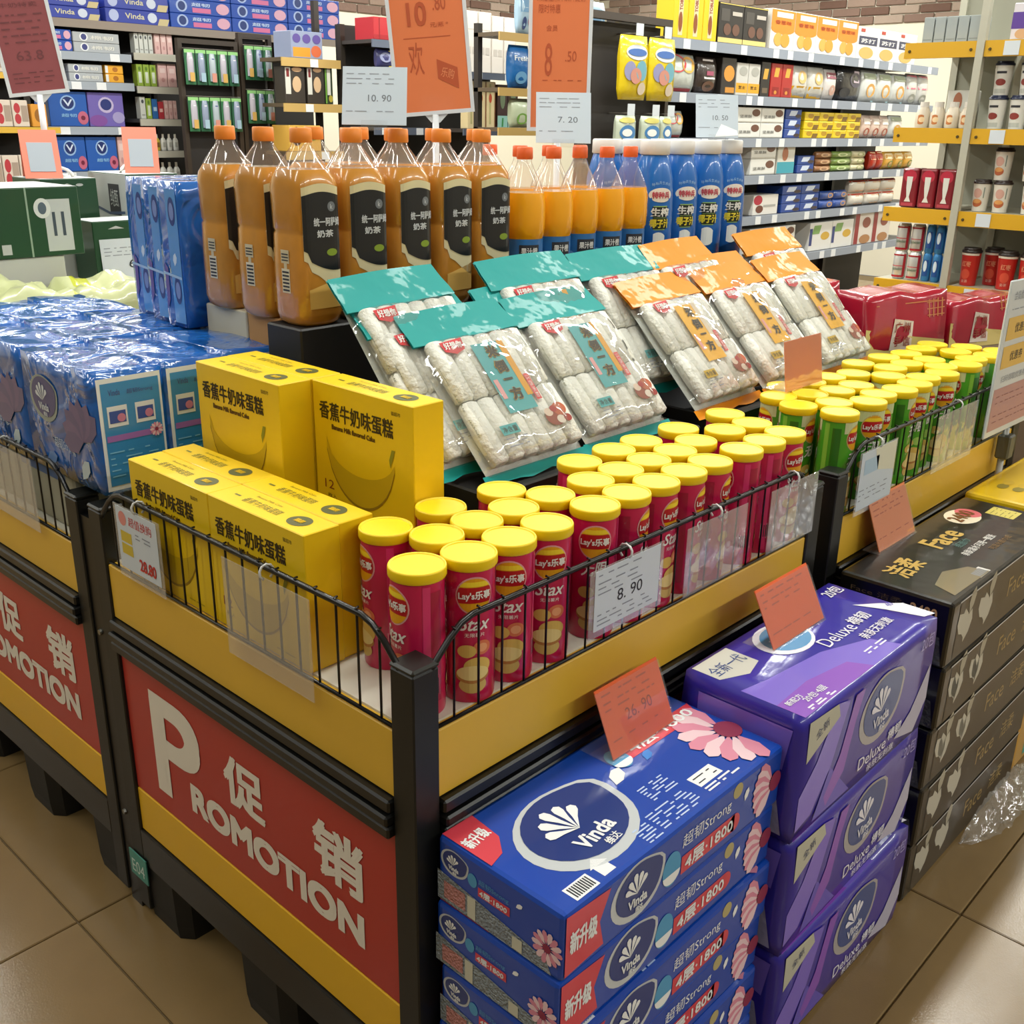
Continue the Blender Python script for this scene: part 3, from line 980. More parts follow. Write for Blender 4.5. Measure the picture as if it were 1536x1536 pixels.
for i, (x, y) in enumerate(bl):
    o = BB if i == 0 else copy_tree(BB)
    o['group'] = 'blue coconut juice bottles'
    place(o, (x, y, 1.1003), -.5 + random.uniform(-.15, .15), blab[i] if i < 4 else 'blue coconut juice bottle in the rear row, %s of the hidden ones' % ORD[i - 4])

# ------------------------------------------------------------------ floor stacks of tissue packs
def shell_logo(q, cx, cy, w, M1, M2, MT, fn=None, rot=0.0, sub=True):
    """round emblem with shell and the word Vinda below"""
    c, s = math.cos(rot), math.sin(rot)
    def R(x, y): return (cx + (x * c - y * s) * w, cy + (x * s + y * c) * w)
    n = 28
    def blob(k, dx=0, dy=0):
        pts = []
        for i in range(n):
            a = 2 * math.pi * i / n
            rr = .5 * k * (1 + .16 * max(0, math.cos(a - .5)) ** 14)
            pts.append(R(rr * math.cos(a) * 1.14 + dx, rr * math.sin(a) * .90 + dy))
        return pts
    q.poly(blob(1.0), M1, fn=fn)
    q.poly(blob(.86, .02, .03), M2, fn=fn, z=.0005)
    for i in range(5):
        a = math.radians(48 + 26 * i)
        ox, oy = -.02, -.04
        L = .34 - .025 * abs(i - 2)
        d = (math.cos(a), math.sin(a)); p = (-d[1], d[0])
        pts = [R(ox, oy)]
        for t_, wd in ((.5, .022), (.8, .046), (.95, .040), (1.02, .0), (.95, -.040), (.8, -.046), (.5, -.022)):
            pts.append(R(ox + d[0] * L * t_ + p[0] * wd, oy + d[1] * L * t_ + p[1] * wd))
        q.poly(pts, MT, fn=fn, z=.001 + .00012 * i)
    x, y = R(.0, -.16)
    q.text('Vinda', x, y, .42 * w, .15 * w, MT, z=.001, fn=fn, rot=rot, bold=.03)
    if sub:
        x, y = R(.04, -.30)
        q.text('维达', x, y, .16 * w, .085 * w, MT, z=.001, fn=fn, rot=rot, bold=.02)
def flower(q, cx, cy, r, T=None, z=.0006, n=14, a0=0, a1=2 * math.pi, cols=('#d98aa0', '#e9c9cf')):
    for i in range(n):
        a = a0 + (a1 - a0) * i / n
        d = (math.cos(a), math.sin(a)); p = (-d[1], d[0]); wd = r * .17
        pts = [(cx + d[0] * r * t_ + p[0] * k, cy + d[1] * r * t_ + p[1] * k) for t_, k in ((.2, 0), (.6, wd), (.9, wd * .8), (1, 0), (.9, -wd * .8), (.6, -wd))]
        q.poly(pts, mat(cols[i % 2], .45), T=T, z=z + .00005 * i)
    q.ell(cx, cy, r * .26, r * .26, mat('#8c2a4a', .5), T=T, z=z + .001)
def petal(q, x, y, s, m, z=.0004, a=0.6):
    c, sn = math.cos(a), math.sin(a)
    pts = [(0, 0), (.4, .28), (.8, .25), (1.05, .0), (.75, -.25), (.35, -.22)]
    q.poly([(x + s * (px * c - py * sn), y + s * (px * sn + py * c)) for px, py in pts], m, z=z)

VB = mat('#0a43a8', .32, coat=.35, bump=.18, bscale=14)
def vinda_pack():
    w, d, h = .487, .208, .0985
    root = thing('tissue_pack', '', 'tissue pack')
    b = MB().bevbox(0, w, 0, d, 0, h, VB, r=.007, seg=2, smooth=False).build('wrapper', root)
    NAVY = mat('#0c2f78', .35, coat=.3); SIL = mat('#c3c9cc', .35, coat=.4); WH = mat('#eef0f0', .4); RD = mat('#d23a4c', .4, coat=.4); LB = mat('#4d9ac6', .4)
    # top
    q = MB(frame((0, 0, h + .0004), (1, 0, 0), (0, 0, 1)))
    shell_logo(q, .135, .095, .165, SIL, NAVY, WH, rot=.12)
    q.poly([(.004, .204), (.004, .118), (.03, .125), (.05, .15), (.056, .204)], RD, z=.0003)
    q.text('新升级', .027, .168, .04, .022, WH, z=.0007, bold=.02, rot=.15)
    petal(q, .238, .112, .040, WH); petal(q, .315, .118, .026, mat('#2f7fd0', .4))
    q.poly([(.300, .135), (.470, .135), (.482, .166), (.300, .166)], RD, z=.0003)
    q.text('4层·1800', .392, .151, .15, .024, WH, z=.0007, bold=.02)
    q.text('超韧Strong', .40, .184, .11, .02, WH, z=.0005, bold=.01)
    q.ell(.288, .148, .018, .022, LB, z=.0008); q.ell(.288, .141, .018, .013, WH, z=.001, y_hi=0)
    flower(q, .462, .080, .082, n=9, a0=1.55, a1=4.85)
    q.rect(.030, .006, .072, .03, WH); 
    for i in range(9): q.rect(.034 + i * .004, .009, .0362 + i * .004, .027, INK, z=.0003)
    q.poly([(.085, .01), (.107, .01), (.107, .028), (.112, .028), (.096, .042), (.080, .028), (.085, .028)], WH)
    for k in range(6):
        lines(q, .172, .20, (.008 + k * .0055,), mat('#bcd0ee', .5), h=.0022, z=.0003)
        lines(q, .208, .295, (.012 + k * .006,), mat('#bcd0ee', .5), h=.0022, z=.0003)
        lines(q, .246, .30, (.056 + k * .0055,), mat('#bcd0ee', .5), h=.0022, z=.0003)
    q.rect(.315, .028, .368, .052, WH); lines(q, .32, .363, (.035, .045), INK, z=.0003)
    lines(q, .315, .39, (.022, .016), WH, h=.003, z=.0003)
    q.build('printed_top', b)
    # long side
    q = MB(frame((0, -.0004, 0), (1, 0, 0), (0, -1, 0)))
    q.poly([(.004, .008), (.075, .012), (.066, .05), (.085, .088), (.004, .094)], RD, z=.0002)
    q.text('新升级', .036, .052, .05, .032, WH, z=.0006, bold=.02)
    shell_logo(q, .140, .052, .094, SIL, NAVY, WH)
    q.ell(.213, .040, .020, .026, LB, z=.0003); q.ell(.213, .033, .019, .016, WH, z=.0006, y_hi=0)
    q.text('超韧Strong', .292, .068, .115, .024, WH, z=.0004)
    q.ell(.365, .082, .012, .012, mat('#b3a672', .4))
    q.rect(.235, .018, .362, .046, RD, z=.0002); q.ell(.362, .032, .014, .014, RD, z=.0002)
    q.text('4层·1800', .300, .032, .115, .022, WH, z=.0006, bold=.02)
    petal(q, .385, .055, .020, WH, a=1.2)
    flower(q, .466, .049, .060, n=8, a0=2.35, a1=4.1)
    q.build('printed_side', b)
    # short end with the clear fold-over film
    q = MB(frame((-.0004, d, 0), (0, -1, 0), (-1, 0, 0)))
    shell_logo(q, .030, .070, .042, SIL, NAVY, WH)
    q.ell(.062, .064, .008, .010, LB, z=.0003)
    q.rect(.072, .047, .125, .060, RD, z=.0002); q.text('4层·1800', .098, .0535, .046, .009, WH, z=.0006, bold=.02)
    q.text('超韧Strong', .098, .068, .05, .009, LB, z=.0004)
    petal(q, .135, .068, .012, WH)
    flower(q, .185, .040, .024)
    FM = mat('#8d969b', .4, coat=.3, bump=.9, bscale=260, var=.35, vscale=60)
    q.poly([(.0, .004), (.192, .004), (.184, .022), (.060, .040), (.0, .048)], FM, z=.0002)
    q.rect(.012, .010, .05, .036, mat('#c98a84', .45, bump=.9, bscale=260), z=.0006)
    q.rect(.054, .006, .068, .038, mat('#c9c7b4', .5), z=.0008)
    q.rect(.13, .006, .146, .024, mat('#c9c7b4', .5), z=.0008)
    q.build('printed_end', b)
    return root
VP = vinda_pack()
vn = ['topmost', 'second', 'third', 'fourth', 'fifth', 'lowest']
for i in range(6):
    o = VP if i == 0 else copy_tree(VP)
    z = .4998 - i * .0999
    place(o, (.733 + random.uniform(-.004, .004) * (i > 0), .592 + random.uniform(-.004, .004) * (i > 0), z + .0008), random.uniform(-.006, .006) if i else 0,
          'blue tissue pack on the floor, %s of its stack' % vn[i])
    o['group'] = 'blue floor stack'

PU = mat('#33289c', .3, coat=.5, bump=.25, bscale=9, var=.25, vscale=5)
def violet_pack():
    w, d, h = .462, .208, .2155
    root = thing('tissue_pack', '', 'tissue pack')
    def fn(p):
        x, y, z = p.x, p.y, p.z
        ex = 1 - .025 * (2 * z / h - 1) ** 4
        return (x * (1 - .012 * (2 * z / h - 1) ** 4), y * (1 - .03 * (2 * z / h - 1) ** 4), z)
    q = MB(Matrix.Translation((w / 2, d / 2, 0))).puff(w, d, h, PU, 8, fn)
    b = q.build('wrapper', root)
    WH = mat('#e6e4ee', .4); LAV = mat('#7b66d0', .35, coat=.6); NAVY = mat('#2b4a8c', .35, coat=.5); SIL = mat('#aaa6a8', .35, coat=.4); PK = mat('#8a4ec0', .35, coat=.6); TEAL = mat('#3a86b8', .35)
    q = MB(frame((0, 0, h + .0005), (1, 0, 0), (0, 0, 1)))
    q.poly([(.01, .20), (.01, .150), (.06, .128), (.105, .14), (.105, .20)], mat('#c8c6bc', .4))
    q.text('全新一代', .058, .168, .082, .026, mat('#2e4a86', .4), z=.0004)
    q.poly([(.004, .11), (.06, .10), (.20, .085), (.30, .05), (.32, .004), (.004, .004)], LAV)
    q.poly([(.004, .05), (.10, .055), (.20, .04), (.22, .004), (.004, .004)], PK, z=.0002)
    q.ell(.20, .150, .062, .046, WH, z=.0003); q.ell(.205, .150, .052, .038, TEAL, z=.0006)
    q.text('Vinda', .205, .15, .07, .022, WH, z=.001)
    q.text('Deluxe', .275, .094, .10, .026, WH, z=.0006)
    q.text('棉韧', .358, .098, .055, .026, WH, z=.0006, bold=.02)
    q.text('亲肤无刺激', .345, .060, .10, .02, WH, z=.0006, bold=.015)
    lines(q, .25, .33, (.035, .028), WH, h=.003, z=.0006)
    q.text('20包', .425, .182, .05, .028, WH, z=.0006, bold=.01)
    q.poly([(.40, .13), (.44, .10), (.472, .07), (.472, .012), (.445, .02), (.425, .08)], WH, z=.0004)
    q.text('40', .448, .085, .016, .012, mat('#5a4fb0', .4), z=.0008)
    q.text('新配方', .035, .04, .04, .012, WH, z=.0006, bold=.02)
    q.text('20包·4层', .075, .028, .06, .014, WH, z=.0006, bold=.02)
    lines(q, .03, .11, (.014, .009), WH, h=.003, z=.0006)
    q.build('printed_top', b)
    q = MB(frame((0, -.0006, 0), (1, 0, 0), (0, -1, 0)))
    q.poly([(.006, .02), (.05, .03), (.10, .09), (.14, .19), (.10, .20), (.05, .12), (.006, .08)], LAV, z=.0002)
    q.poly([(.10, .02), (.15, .06), (.17, .14), (.19, .19), (.16, .19), (.13, .10), (.09, .04)], PK, z=.0003)
    q.poly([(.015, .135), (.11, .175), (.10, .20), (.012, .205)], mat('#b9b7a6', .4), z=.0004)
    q.text('全新', .055, .178, .04, .016, mat('#35406a', .4), z=.0008, rot=.3)
    q.poly([(.06, .012), (.18, .012), (.10, .09)], mat('#5d4fc0', .35, coat=.5), z=.0002)
    shell_logo(q, .265, .125, .135, SIL, NAVY, WH, rot=.1)
    q.text('Deluxe', .255, .042, .10, .022, WH, z=.0005); q.text('棉韧', .335, .050, .05, .022, WH, z=.0005, bold=.02)
    q.text('亲肤无刺激', .29, .020, .10, .014, WH, z=.0005)
    q.poly([(.34, .03), (.395, .06), (.455, .13), (.46, .06), (.42, .01)], mat('#b4b0c4', .4), z=.0003)
    q.text('20包', .425, .185, .05, .028, mat('#a79fd8', .4), z=.0005)
    q.build('printed_side', b)
    q = MB(frame((-.0006, d, 0), (0, -1, 0), (-1, 0, 0)))
    q.poly([(.02, .01), (.19, .01), (.17, .10), (.09, .12), (.03, .09)], mat('#9c98b4', .35, coat=.5, bump=.5, bscale=40), z=.0003)
    q.poly([(.03, .12), (.10, .14), (.18, .12), (.19, .19), (.03, .19)], LAV, z=.0003)
    q.build('printed_end', b)
    return root
PV = violet_pack()
for i in range(3):
    o = PV if i == 0 else copy_tree(PV)
    place(o, (1.2245 + (.008 * i if i else 0), .566 - .002 * i, .4335 - .2162 * i), [0, .012, -.008][i],
          'violet tissue pack on the floor, %s of its stack of three' % ['topmost', 'middle', 'lowest'][i])
    o['group'] = 'violet floor stack'

BKP = mat('#0e0d0a', .3, coat=.5, bump=.2, bscale=12)
def black_pack():
    w, d, h = .60, .216, .1295
    root = thing('tissue_pack', '', 'tissue pack')
    b = MB().bevbox(0, w, 0, d, 0, h, BKP, r=.007, seg=2).build('wrapper', root)
    GO = mat('#c8a552', .35); WH = mat('#d8d6d0', .4); TAUPE = mat('#312817', .38, coat=.3, var=.2, vscale=8)
    q = MB(frame((0, 0, h + .0004), (1, 0, 0), (0, 0, 1)))
    q.text('洁柔', .10, .135, .10, .055, GO, bold=.02, rot=.05)
    q.text('Face', .30, .145, .12, .05, GO, bold=.03)
    q.text('纸面巾', .305, .105, .055, .018, mat('#5d837c', .4), bold=.01)
    q.text('亲肤湿水可用一整张', .32, .078, .15, .018, WH, bold=.02)
    q.text('可湿水面巾纸', .365, .052, .10, .014, mat('#8a6a3c', .4), bold=.01)
    q.poly([(.04, .015), (.06, .06), (.13, .075), (.19, .05), (.20, .012)], mat('#7a6d4e', .35, coat=.5), z=.0002)
    q.ell(.46, .165, .05, .036, mat('#e8dcc0', .4)); q.ell(.49, .165, .026, .028, mat('#d86a70', .4), z=.0003)
    q.text('2400', .46, .168, .08, .034, mat('#7a4a1c', .4), z=.0006, bold=.03)
    q.rect(.52, .08, .575, .14, mat('#d2c25a', .4)); lines(q, .525, .57, (.09, .1, .11, .12, .13), mat('#8f842c', .4), z=.0003)
    q.rect(.155, .012, .205, .036, WH); 
    for i in range(8): q.rect(.160 + i * .005, .015, .1625 + i * .005, .033, INKG, z=.0003)
    q.build('printed_top', b)
    q = MB(frame((0, -.0004, 0), (1, 0, 0), (0, -1, 0)))
    q.rect(.035, .006, w - .008, h - .008, TAUPE, z=.0001)
    q.rect(.03, h - .007, w - .004, h - .004, mat('#c9c9c6', .25), z=.0006)
    for cx in (.075, .175):
        for k, a in enumerate((1.2, 1.75, 2.2)):
            petal(q, cx, .03 + .008 * k, .062, mat('#b9b4a4', .4), a=a, z=.0004)
        petal(q, cx + .01, .085, .05, mat('#a49d88', .4), a=1.3, z=.0006)
    q.text('Face', .34, .07, .10, .04, mat('#9a8350', .4), z=.0005)
    q.text('洁柔', .47, .07, .08, .04, mat('#a38c58', .4), z=.0005)
    q.build('printed_side', b)
    q = MB(frame((-.0004, d, 0), (0, -1, 0), (-1, 0, 0)))
    q.text('2400', .165, .10, .05, .022, mat('#c9a070', .4), bold=.02)
    q.text('Face 洁柔', .075, .105, .10, .012, mat('#5a4a32', .4))
    FM = mat('#4b4d4c', .3, coat=.6, bump=.9, bscale=60, var=.3, vscale=30)
    q.poly([(.01, .006), (.21, .006), (.20, .06), (.12, .07), (.02, .05)], FM, z=.0003)
    q.build('printed_end', b)
    return root
PB = black_pack()
for i in range(5):
    o = PB if i == 0 else copy_tree(PB)
    place(o, (1.752 + .004 * (i % 2), .567 - .003 * (i % 2), .5205 - .13 * i), [0, .004, -.004, .003, 0][i],
          'black tissue pack on the floor, %s of its stack of five' % ['topmost', 'second', 'third', 'fourth', 'lowest'][i])
    o['group'] = 'black floor stack'

# loose clear wrap crumpled along the foot of the black stack
def loose_wrap():
    wf = film('loose_wrap', haze=.12, bump=.9, bscale=30, rough=.08, distort=1.0, boost=2.5)
    r = random.Random(4); v = []; f = []
    nx, ny = 34, 7
    for j in range(ny + 1):
        for i in range(nx + 1):
            t = i / nx; s = j / ny
            e = math.sin(math.pi * t) ** .5
            v.append((2.02 + .40 * t + r.uniform(-.004, .004), .556 - .06 * s * e + r.uniform(-.004, .004) * (j > 0), max(.0015, .055 * e * (1 - s) ** 1.5 + r.uniform(-.008, .010) * e)))
    for j in range(ny):
        for i in range(nx):
            a = j * (nx + 1) + i
            f.append((a, a + 1, a + nx + 2, a + nx + 1))
    tag(MB().add(v, f, wf, True).build('plastic_wrap'), 'loose clear plastic wrap on the floor beside the black tissue stack', 'plastic wrap')
loose_wrap()
YP = mat('#e4bd14', .35, coat=.4, bump=.1, bscale=10)
q = MB().bevbox(2.372, 2.93, .57, .79, .50, .655, YP, r=.008, seg=2)
T = frame((2.372, .57, .6556), (1, 0, 0), (0, 0, 1))
for k in range(3):
    q.ell(.10, .10 + .035 * k, .02, .012, mat('#8a7a14', .4), T=T); q.ell(.135, .10 + .035 * k, .02, .012, mat('#d0ac16', .4), T=T, z=.0002)
q.text('竹浆', .36, .12, .12, .06, mat('#b08c10', .4), T=T)
tag(q.build('tissue_pack'), 'yellow tissue pack topping the stack at the right edge', 'tissue pack', 'right edge stack')
for i in range(3):
    q = MB().bevbox(2.372 + .004 * i, 2.93, .572, .79, .002 + .166 * i, .166 + .166 * i, mat('#c89a4a', .35, coat=.5, bump=.2, bscale=12), r=.008, seg=2)
    T = frame((2.372, .5714, .002 + .166 * i), (1, 0, 0), (0, -1, 0))
    q.rect(.06, .02, .50, .07, mat('#2f9a8a', .4), T=T)
    q.ell(.12, .1, .05, .04, mat('#e2cfa0', .4), T=T)
    q.text('竹浆本色', .3, .11, .2, .05, mat('#f0e6c8', .4), T=T)
    tag(q.build('tissue_pack'), 'tan and teal tissue pack, %s under the yellow one at right' % ['lowest', 'middle', 'first'][i], 'tissue pack', 'right edge stack')

# ------------------------------------------------------------------ tissue packs on the left stand
BF = mat('#1d62b4', .22, coat=1.0, bump=1.0, bscale=9, distort=1.2, bdist=.022)
def big_tissue():
    sx, sy, sz = .118, .262, .20
    root = thing('tissue_pack', '', 'tissue pack')
    def fn(p):
        k = (2 * p.z / sz - 1)
        b = 1 + .02 * (1 - k * k)
        return (p.x * b, p.y * (1 - .015 * k ** 4), p.z + .003 * math.sin(40 * p.x + 25 * p.y) * (p.z > sz * .9))
    b = MB(Matrix.Translation((sx / 2, sy / 2, 0))).puff(sx, sy, sz, BF, 7, fn).build('wrapper', root)
    WH = mat('#d9dee2', .4); NAVY = mat('#3c3f7c', .35, coat=.5); TE = mat('#2f86c0', .35, coat=.5); PINK = mat('#6a5886', .35, coat=.5)
    q = MB(frame((-.0022, sy, 0), (0, -1, 0), (-1, 0, 0)))
    shell_logo(q, .075, .130, .090, mat('#9aa39a', .4), NAVY, WH)
    q.text('超韧Strong', .135, .058, .075, .022, mat('#a9c0d2', .4))
    for i in range(7):
        a = math.radians(45 + 24 * i)
        petal(q, .21, .08, .07, PINK if i % 2 else mat('#5a4f80', .35, coat=.5), a=a, z=.0004 + .0001 * i)
    petal(q, .19, .012, .045, mat('#b9c8cc', .4), a=.9); petal(q, .06, .02, .04, mat('#6f8fc0', .4), a=.3)
    q.build('printed_face', b)
    q = MB(frame((0, -.0016, 0), (1, 0, 0), (0, -1, 0)))
    q.rect(.004, .006, .114, .192, mat('#dfe4e6', .4))
    q.rect(.010, .014, .110, .184, TE, z=.0004)
    q.text('Vinda', .032, .168, .02, .01, NAVY, z=.0008); q.text('超韧Strong', .076, .166, .045, .009, NAVY, z=.0008)
    for cx in (.034, .082):
        q.rect(cx - .017, .112, cx + .017, .146, WH, z=.0008); q.rect(cx - .014, .118, cx + .014, .138, mat('#34509c', .4), z=.0011)
        q.ell(cx + .006, .126, .007, .007, mat('#c07a9a', .4), z=.0014)
    q.rect(.012, .088, .106, .098, mat('#9a6ab0', .4), z=.0008); flower(q, .098, .096, .012, z=.001)
    lines(q, .014, .10, (.03, .04, .05, .06, .07), mat('#7fc0e0', .4), z=.0009)
    q.build('printed_end', b)
    return root
LT = big_tissue()
lw = mat('#a9a894', .6, bump=.3, bscale=20, var=.15)
n = 0
for j in range(3):
    for i in range(3):
        o = LT if n == 0 else copy_tree(LT)
        lb = ['in the front row', 'in the second row', 'in the third row'][i] + [' nearest the yellow cake boxes', ', second from the cake boxes', ', third from the cake boxes'][j]
        place(o, (.7225 + .1215 * i, 1.576 + .268 * j, .8505), 0, 'blue tissue pack ' + lb)
        o['group'] = 'blue tissue packs on the left stand'
        n += 1
for j in range(3):
    for i in range(2):
        q = MB().bevbox(.735 + .19 * i, .92 + .19 * i, 1.72 + .24 * j, 1.955 + .24 * j if j < 2 else 2.42, .736, .8485, lw, r=.01, seg=2)
        T = frame((.7345 + .19 * i, 1.955 + .24 * j, .74), (0, -1, 0), (-1, 0, 0))
        q.rect(.02, .085, .2, .1, mat('#4a6a9c', .4), T=T)
        tag(q.build('paper_pack'), 'pale paper pack under the blue tissue packs, %s, %s from the right' % (['front', 'behind'][i], ORD[j]), 'paper pack', 'pale packs under the blue tissue')
# upright packs behind
def upright():
    root = thing('tissue_pack', '', 'tissue pack')
    sx, sy, sz = .155, .072, .268
    def fn(p):
        k = 2 * p.z / sz - 1
        return (p.x * (1 - .02 * k ** 4), p.y * (1 + .06 * (1 - k * k)) * (1 - .05 * k ** 8), p.z)
    b = MB(Matrix.Translation((sx / 2, sy / 2, 0))).puff(sx, sy, sz, BF, 7, fn).build('wrapper', root)
    q = MB(frame((-.001, sy, 0), (0, -1, 0), (-1, 0, 0)))
    LBm = mat('#3f8fd0', .3, coat=.8); NV = mat('#27407e', .4)
    q.rect(.030, .008, .068, .255, LBm)
    q.ell(.050, .215, .012, .026, NV, z=.0004); q.ell(.050, .215, .008, .016, mat('#7b8fc0', .4), z=.0006)
    q.ell(.050, .070, .012, .026, NV, z=.0004); q.ell(.050, .07, .008, .016, mat('#7b8fc0', .4), z=.0006)
    petal(q, .046, .115, .024, mat('#cfdde6', .4), a=1.4)
    q.strip([.002, .02, .04, .068], lambda x: .098 - .1 * x, lambda x: .103 - .1 * x, mat('#9fc4e4', .3, coat=.8), z=.0008)
    q.poly([(.006, .03), (.018, .05), (.02, .11), (.008, .12)], mat('#6a5a9a', .35), z=.0004)
    q.build('printed_face', b)
    return root
UP = upright()
for i in range(3):
    o = UP if i == 0 else copy_tree(UP)
    place(o, (1.035 + .012 * i, 1.818 + .082 * i, 1.0515), 0, 'blue tissue pack standing upright, %s from the tea bottles' % ['first', 'second', 'third'][i])
    o['group'] = 'upright blue tissue packs'
# things under the uprights and crumpled white bags
carton(1.12, 1.235, 1.82, 2.10, .736, 1.05, mat('#b9b7a6', .6), 'grey carton under the upright blue tissue packs')
def crumple(x, y, z, sx, sy, sz, label, seed, rot):
    r = random.Random(seed)
    ph = [r.uniform(0, 6) for _ in range(6)]
    def fn(p):
        k = math.sqrt(max(0, 1 - (2 * p.x / sx) ** 4)) * math.sqrt(max(0, 1 - (2 * p.y / sy) ** 4))
        zz = p.z / sz
        return (p.x, p.y, sz * (zz * (.35 + .65 * k)) + zz * .012 * (math.sin(45 * p.x + ph[0]) + math.sin(38 * p.y + ph[1]) + .6 * math.sin(90 * (p.x + p.y) + ph[2])))
    mw = mat('#b4b987', .35, coat=.6, bump=.5, bscale=14); my = mat('#a9ae10', .35, coat=.5)
    q = MB().puff(sx, sy, sz, mw, 9, fn, matfn=lambda c, n_: my if (abs(c.x + .22) < .09 and c.y > -.1 and c.z > -.3) or (c.x > .38 and c.y < -.2) else mw)
    o = q.build('paper_bag_pack', loc=(x, y, z)); o.rotation_euler = (0, 0, rot)
    return tag(o, label, 'paper pack', 'crumpled white and lime packs')
carton(.86, 1.44, 2.53, 2.79, .736, .95, mat('#8f8f86', .7), 'grey tray under the crumpled white and lime packs')
crumple(1.03, 2.65, .951, .30, .24, .085, 'crumpled white and lime plastic pack, left of the two', 1, .1)
crumple(1.29, 2.67, .951, .27, .24, .075, 'crumpled white and lime plastic pack beside the upright tissue packs', 2, -.05)

# ------------------------------------------------------------------ milk cartons at the back left
GRN = mat('#1c4529', .4, coat=.2); WC = mat('#b6bab8', .5)
def milk_box(x, y, z, w, d, h, label, white_end=False, lab=True, gm=GRN, handle=True):
    root = thing('milk_carton_box', label, 'carton', (x, y, z), 0, 'milk carton boxes')
    q = MB().bevbox(0, w, 0, d, 0, h, gm, r=.002)
    b = q.build('box', root)
    q = MB()
    q.rect(.001, .001, w - .001, d - .001, WC, T=Matrix.Translation((0, 0, h + .0004)))
    if white_end: q.rect(.002, .002, d - .002, h - .002, WC, T=frame((-.0004, d, 0), (0, -1, 0), (-1, 0, 0)))
    T = frame((0, -.0004, 0), (1, 0, 0), (0, -1, 0))
    if lab:
        q.rect(w * .80, .012, w * .945, h - .03, mat('#b9bfbd', .5), T=T)
        for dx in (.84, .89): q.strip([w * dx, w * dx + .004, w * dx + .008], lambda x: .05, lambda x: .05 + h * .35, mat('#3d4a55', .5), T=T, z=.0004)
        q.ell(w * .79, h * .70, .022, .025, mat('#d0d4d0', .5), T=T, z=.0006); q.ell(w * .79, h * .70, .011, .015, mat('#51606c', .5), T=T, z=.0008)
        q.rect(w * .705, .0, w * .715, h, mat('#8fa58f', .5), T=T, z=.0003)
        q.rect(w * .55, .01, w * .60, .035, WC, T=T, z=.0003)
    else:
        q.text('▲ ◆ ●', w * .45, h - .018, w * .6, .010, WC, T=T)
        lines(q, w * .2, w * .8, (h - .035,), WC, z=.0003)
    if white_end:
        T3 = frame((-.0008, d, 0), (0, -1, 0), (-1, 0, 0))
        q.rect(d * .52, h * .4, d * .80, h * .85, INK, T=T3); q.text('纯甄', d * .66, h * .65, d * .2, h * .25, WC, T=T3, z=.0004)
        q.strip([0, d * .2, d * .5, d * .9], lambda x: h * .42 + .01 * math.sin(30 * x), lambda x: h * .46 + .01 * math.sin(30 * x), mat('#3c5070', .5), T=T3, z=.0002)
    q.build('printed_faces', b)
    if handle:
        pts = []
        for k in range(9):
            a = math.pi * k / 8
            pts.append((w / 2 - .05 * math.cos(a), d * .4, h + .028 * math.sin(a)))
        MB().tube(pts, .005, WHITE, 6).build('handle', root)
    return root
WB = mat('#b2b3ae', .6)
carton(.76, 1.25, 2.80, 3.28, .736, .905, WB, 'plain white carton at the bottom under the nearest green milk box')
carton(.76, 1.25, 2.795, 3.28, .906, 1.085, mat('#b9bab6', .6), 'plain white carton directly under the nearest green milk box')
milk_box(.83, 2.79, 1.0855, .475, .26, .172, 'green milk carton box with white label, nearest of the group', handle=True)
carton(1.26, 1.70, 3.04, 3.30, .736, 1.069, WB, 'white carton under the rear milk boxes')
milk_box(1.345, 3.10, 1.0695, .165, .19, .19, 'green milk carton box in the rear, left of the white one', lab=False)
milk_box(1.575, 3.045, 1.0695, .17, .24, .20, 'white and green milk carton box with black emblem', white_end=True, lab=False)
carton(1.33, 1.70, 2.88, 3.03, .736, .989, WB, 'white carton low behind the crumpled packs')
milk_box(1.385, 2.90, .9895, .30, .125, .165, 'green fronted milk carton box carrying the 63 price card', lab=False, handle=False)
q = MB(frame((1.40, 2.893, .9905), (1, 0, 0), (0, -1, .05)))
q.box(0, .20, 0, .115, -.001, 0, PAPER); lines(q, .01, .17, (.09, .08, .07), INKG, z=.0006); q.text('63.8', .12, .045, .08, .024, INK, z=.0008)
tag(q.build('price_card'), 'white 63 price card leaning on the low green milk box', 'price card')
q = MB().bevbox(.76, .85, 2.515, 2.79, .736, 1.0, mat('#a3221f', .4), r=.002)
T = frame((.76, 2.5144, .736), (1, 0, 0), (0, -1, 0)); q.ell(.06, .2, .04, .05, mat('#c9c2a4', .5), T=T); q.ell(.06, .19, .025, .03, mat('#4a6a3c', .5), T=T, z=.0003)
tag(q.build('gift_box'), 'red gift box at the left edge below the milk boxes', 'box')
def slant_sign(x, y, z, label, rotz, c='#d9745c'):
    root = thing('slant_sign', label, 'sign', (x, y, z), rotz)
    T = frame((0, 0, 0), (1, 0, 0), (0, -.86, .5))
    q = MB(T); q.box(-.05, .05, 0, .15, -.002, 0, mat(c, .45)); q.build('front_card', root)
    q = MB(T); q.box(-.034, .034, .02, .11, .0002, .0012, mat('#959da6', .6)); q.build('price_slip', root)
    T2 = frame((0, .13, 0), (-1, 0, 0), (0, .86, .5))
    MB(T2).box(-.05, .05, 0, .12, -.002, 0, mat(c, .45)).build('back_card', root)
    return root
slant_sign(1.66, 3.10, 1.2705, 'salmon tent sign with white slip on the white and green milk box', -.5)
slant_sign(1.372, 3.13, 1.2605, 'salmon tent sign with white slip on the rear green milk box', -.35)

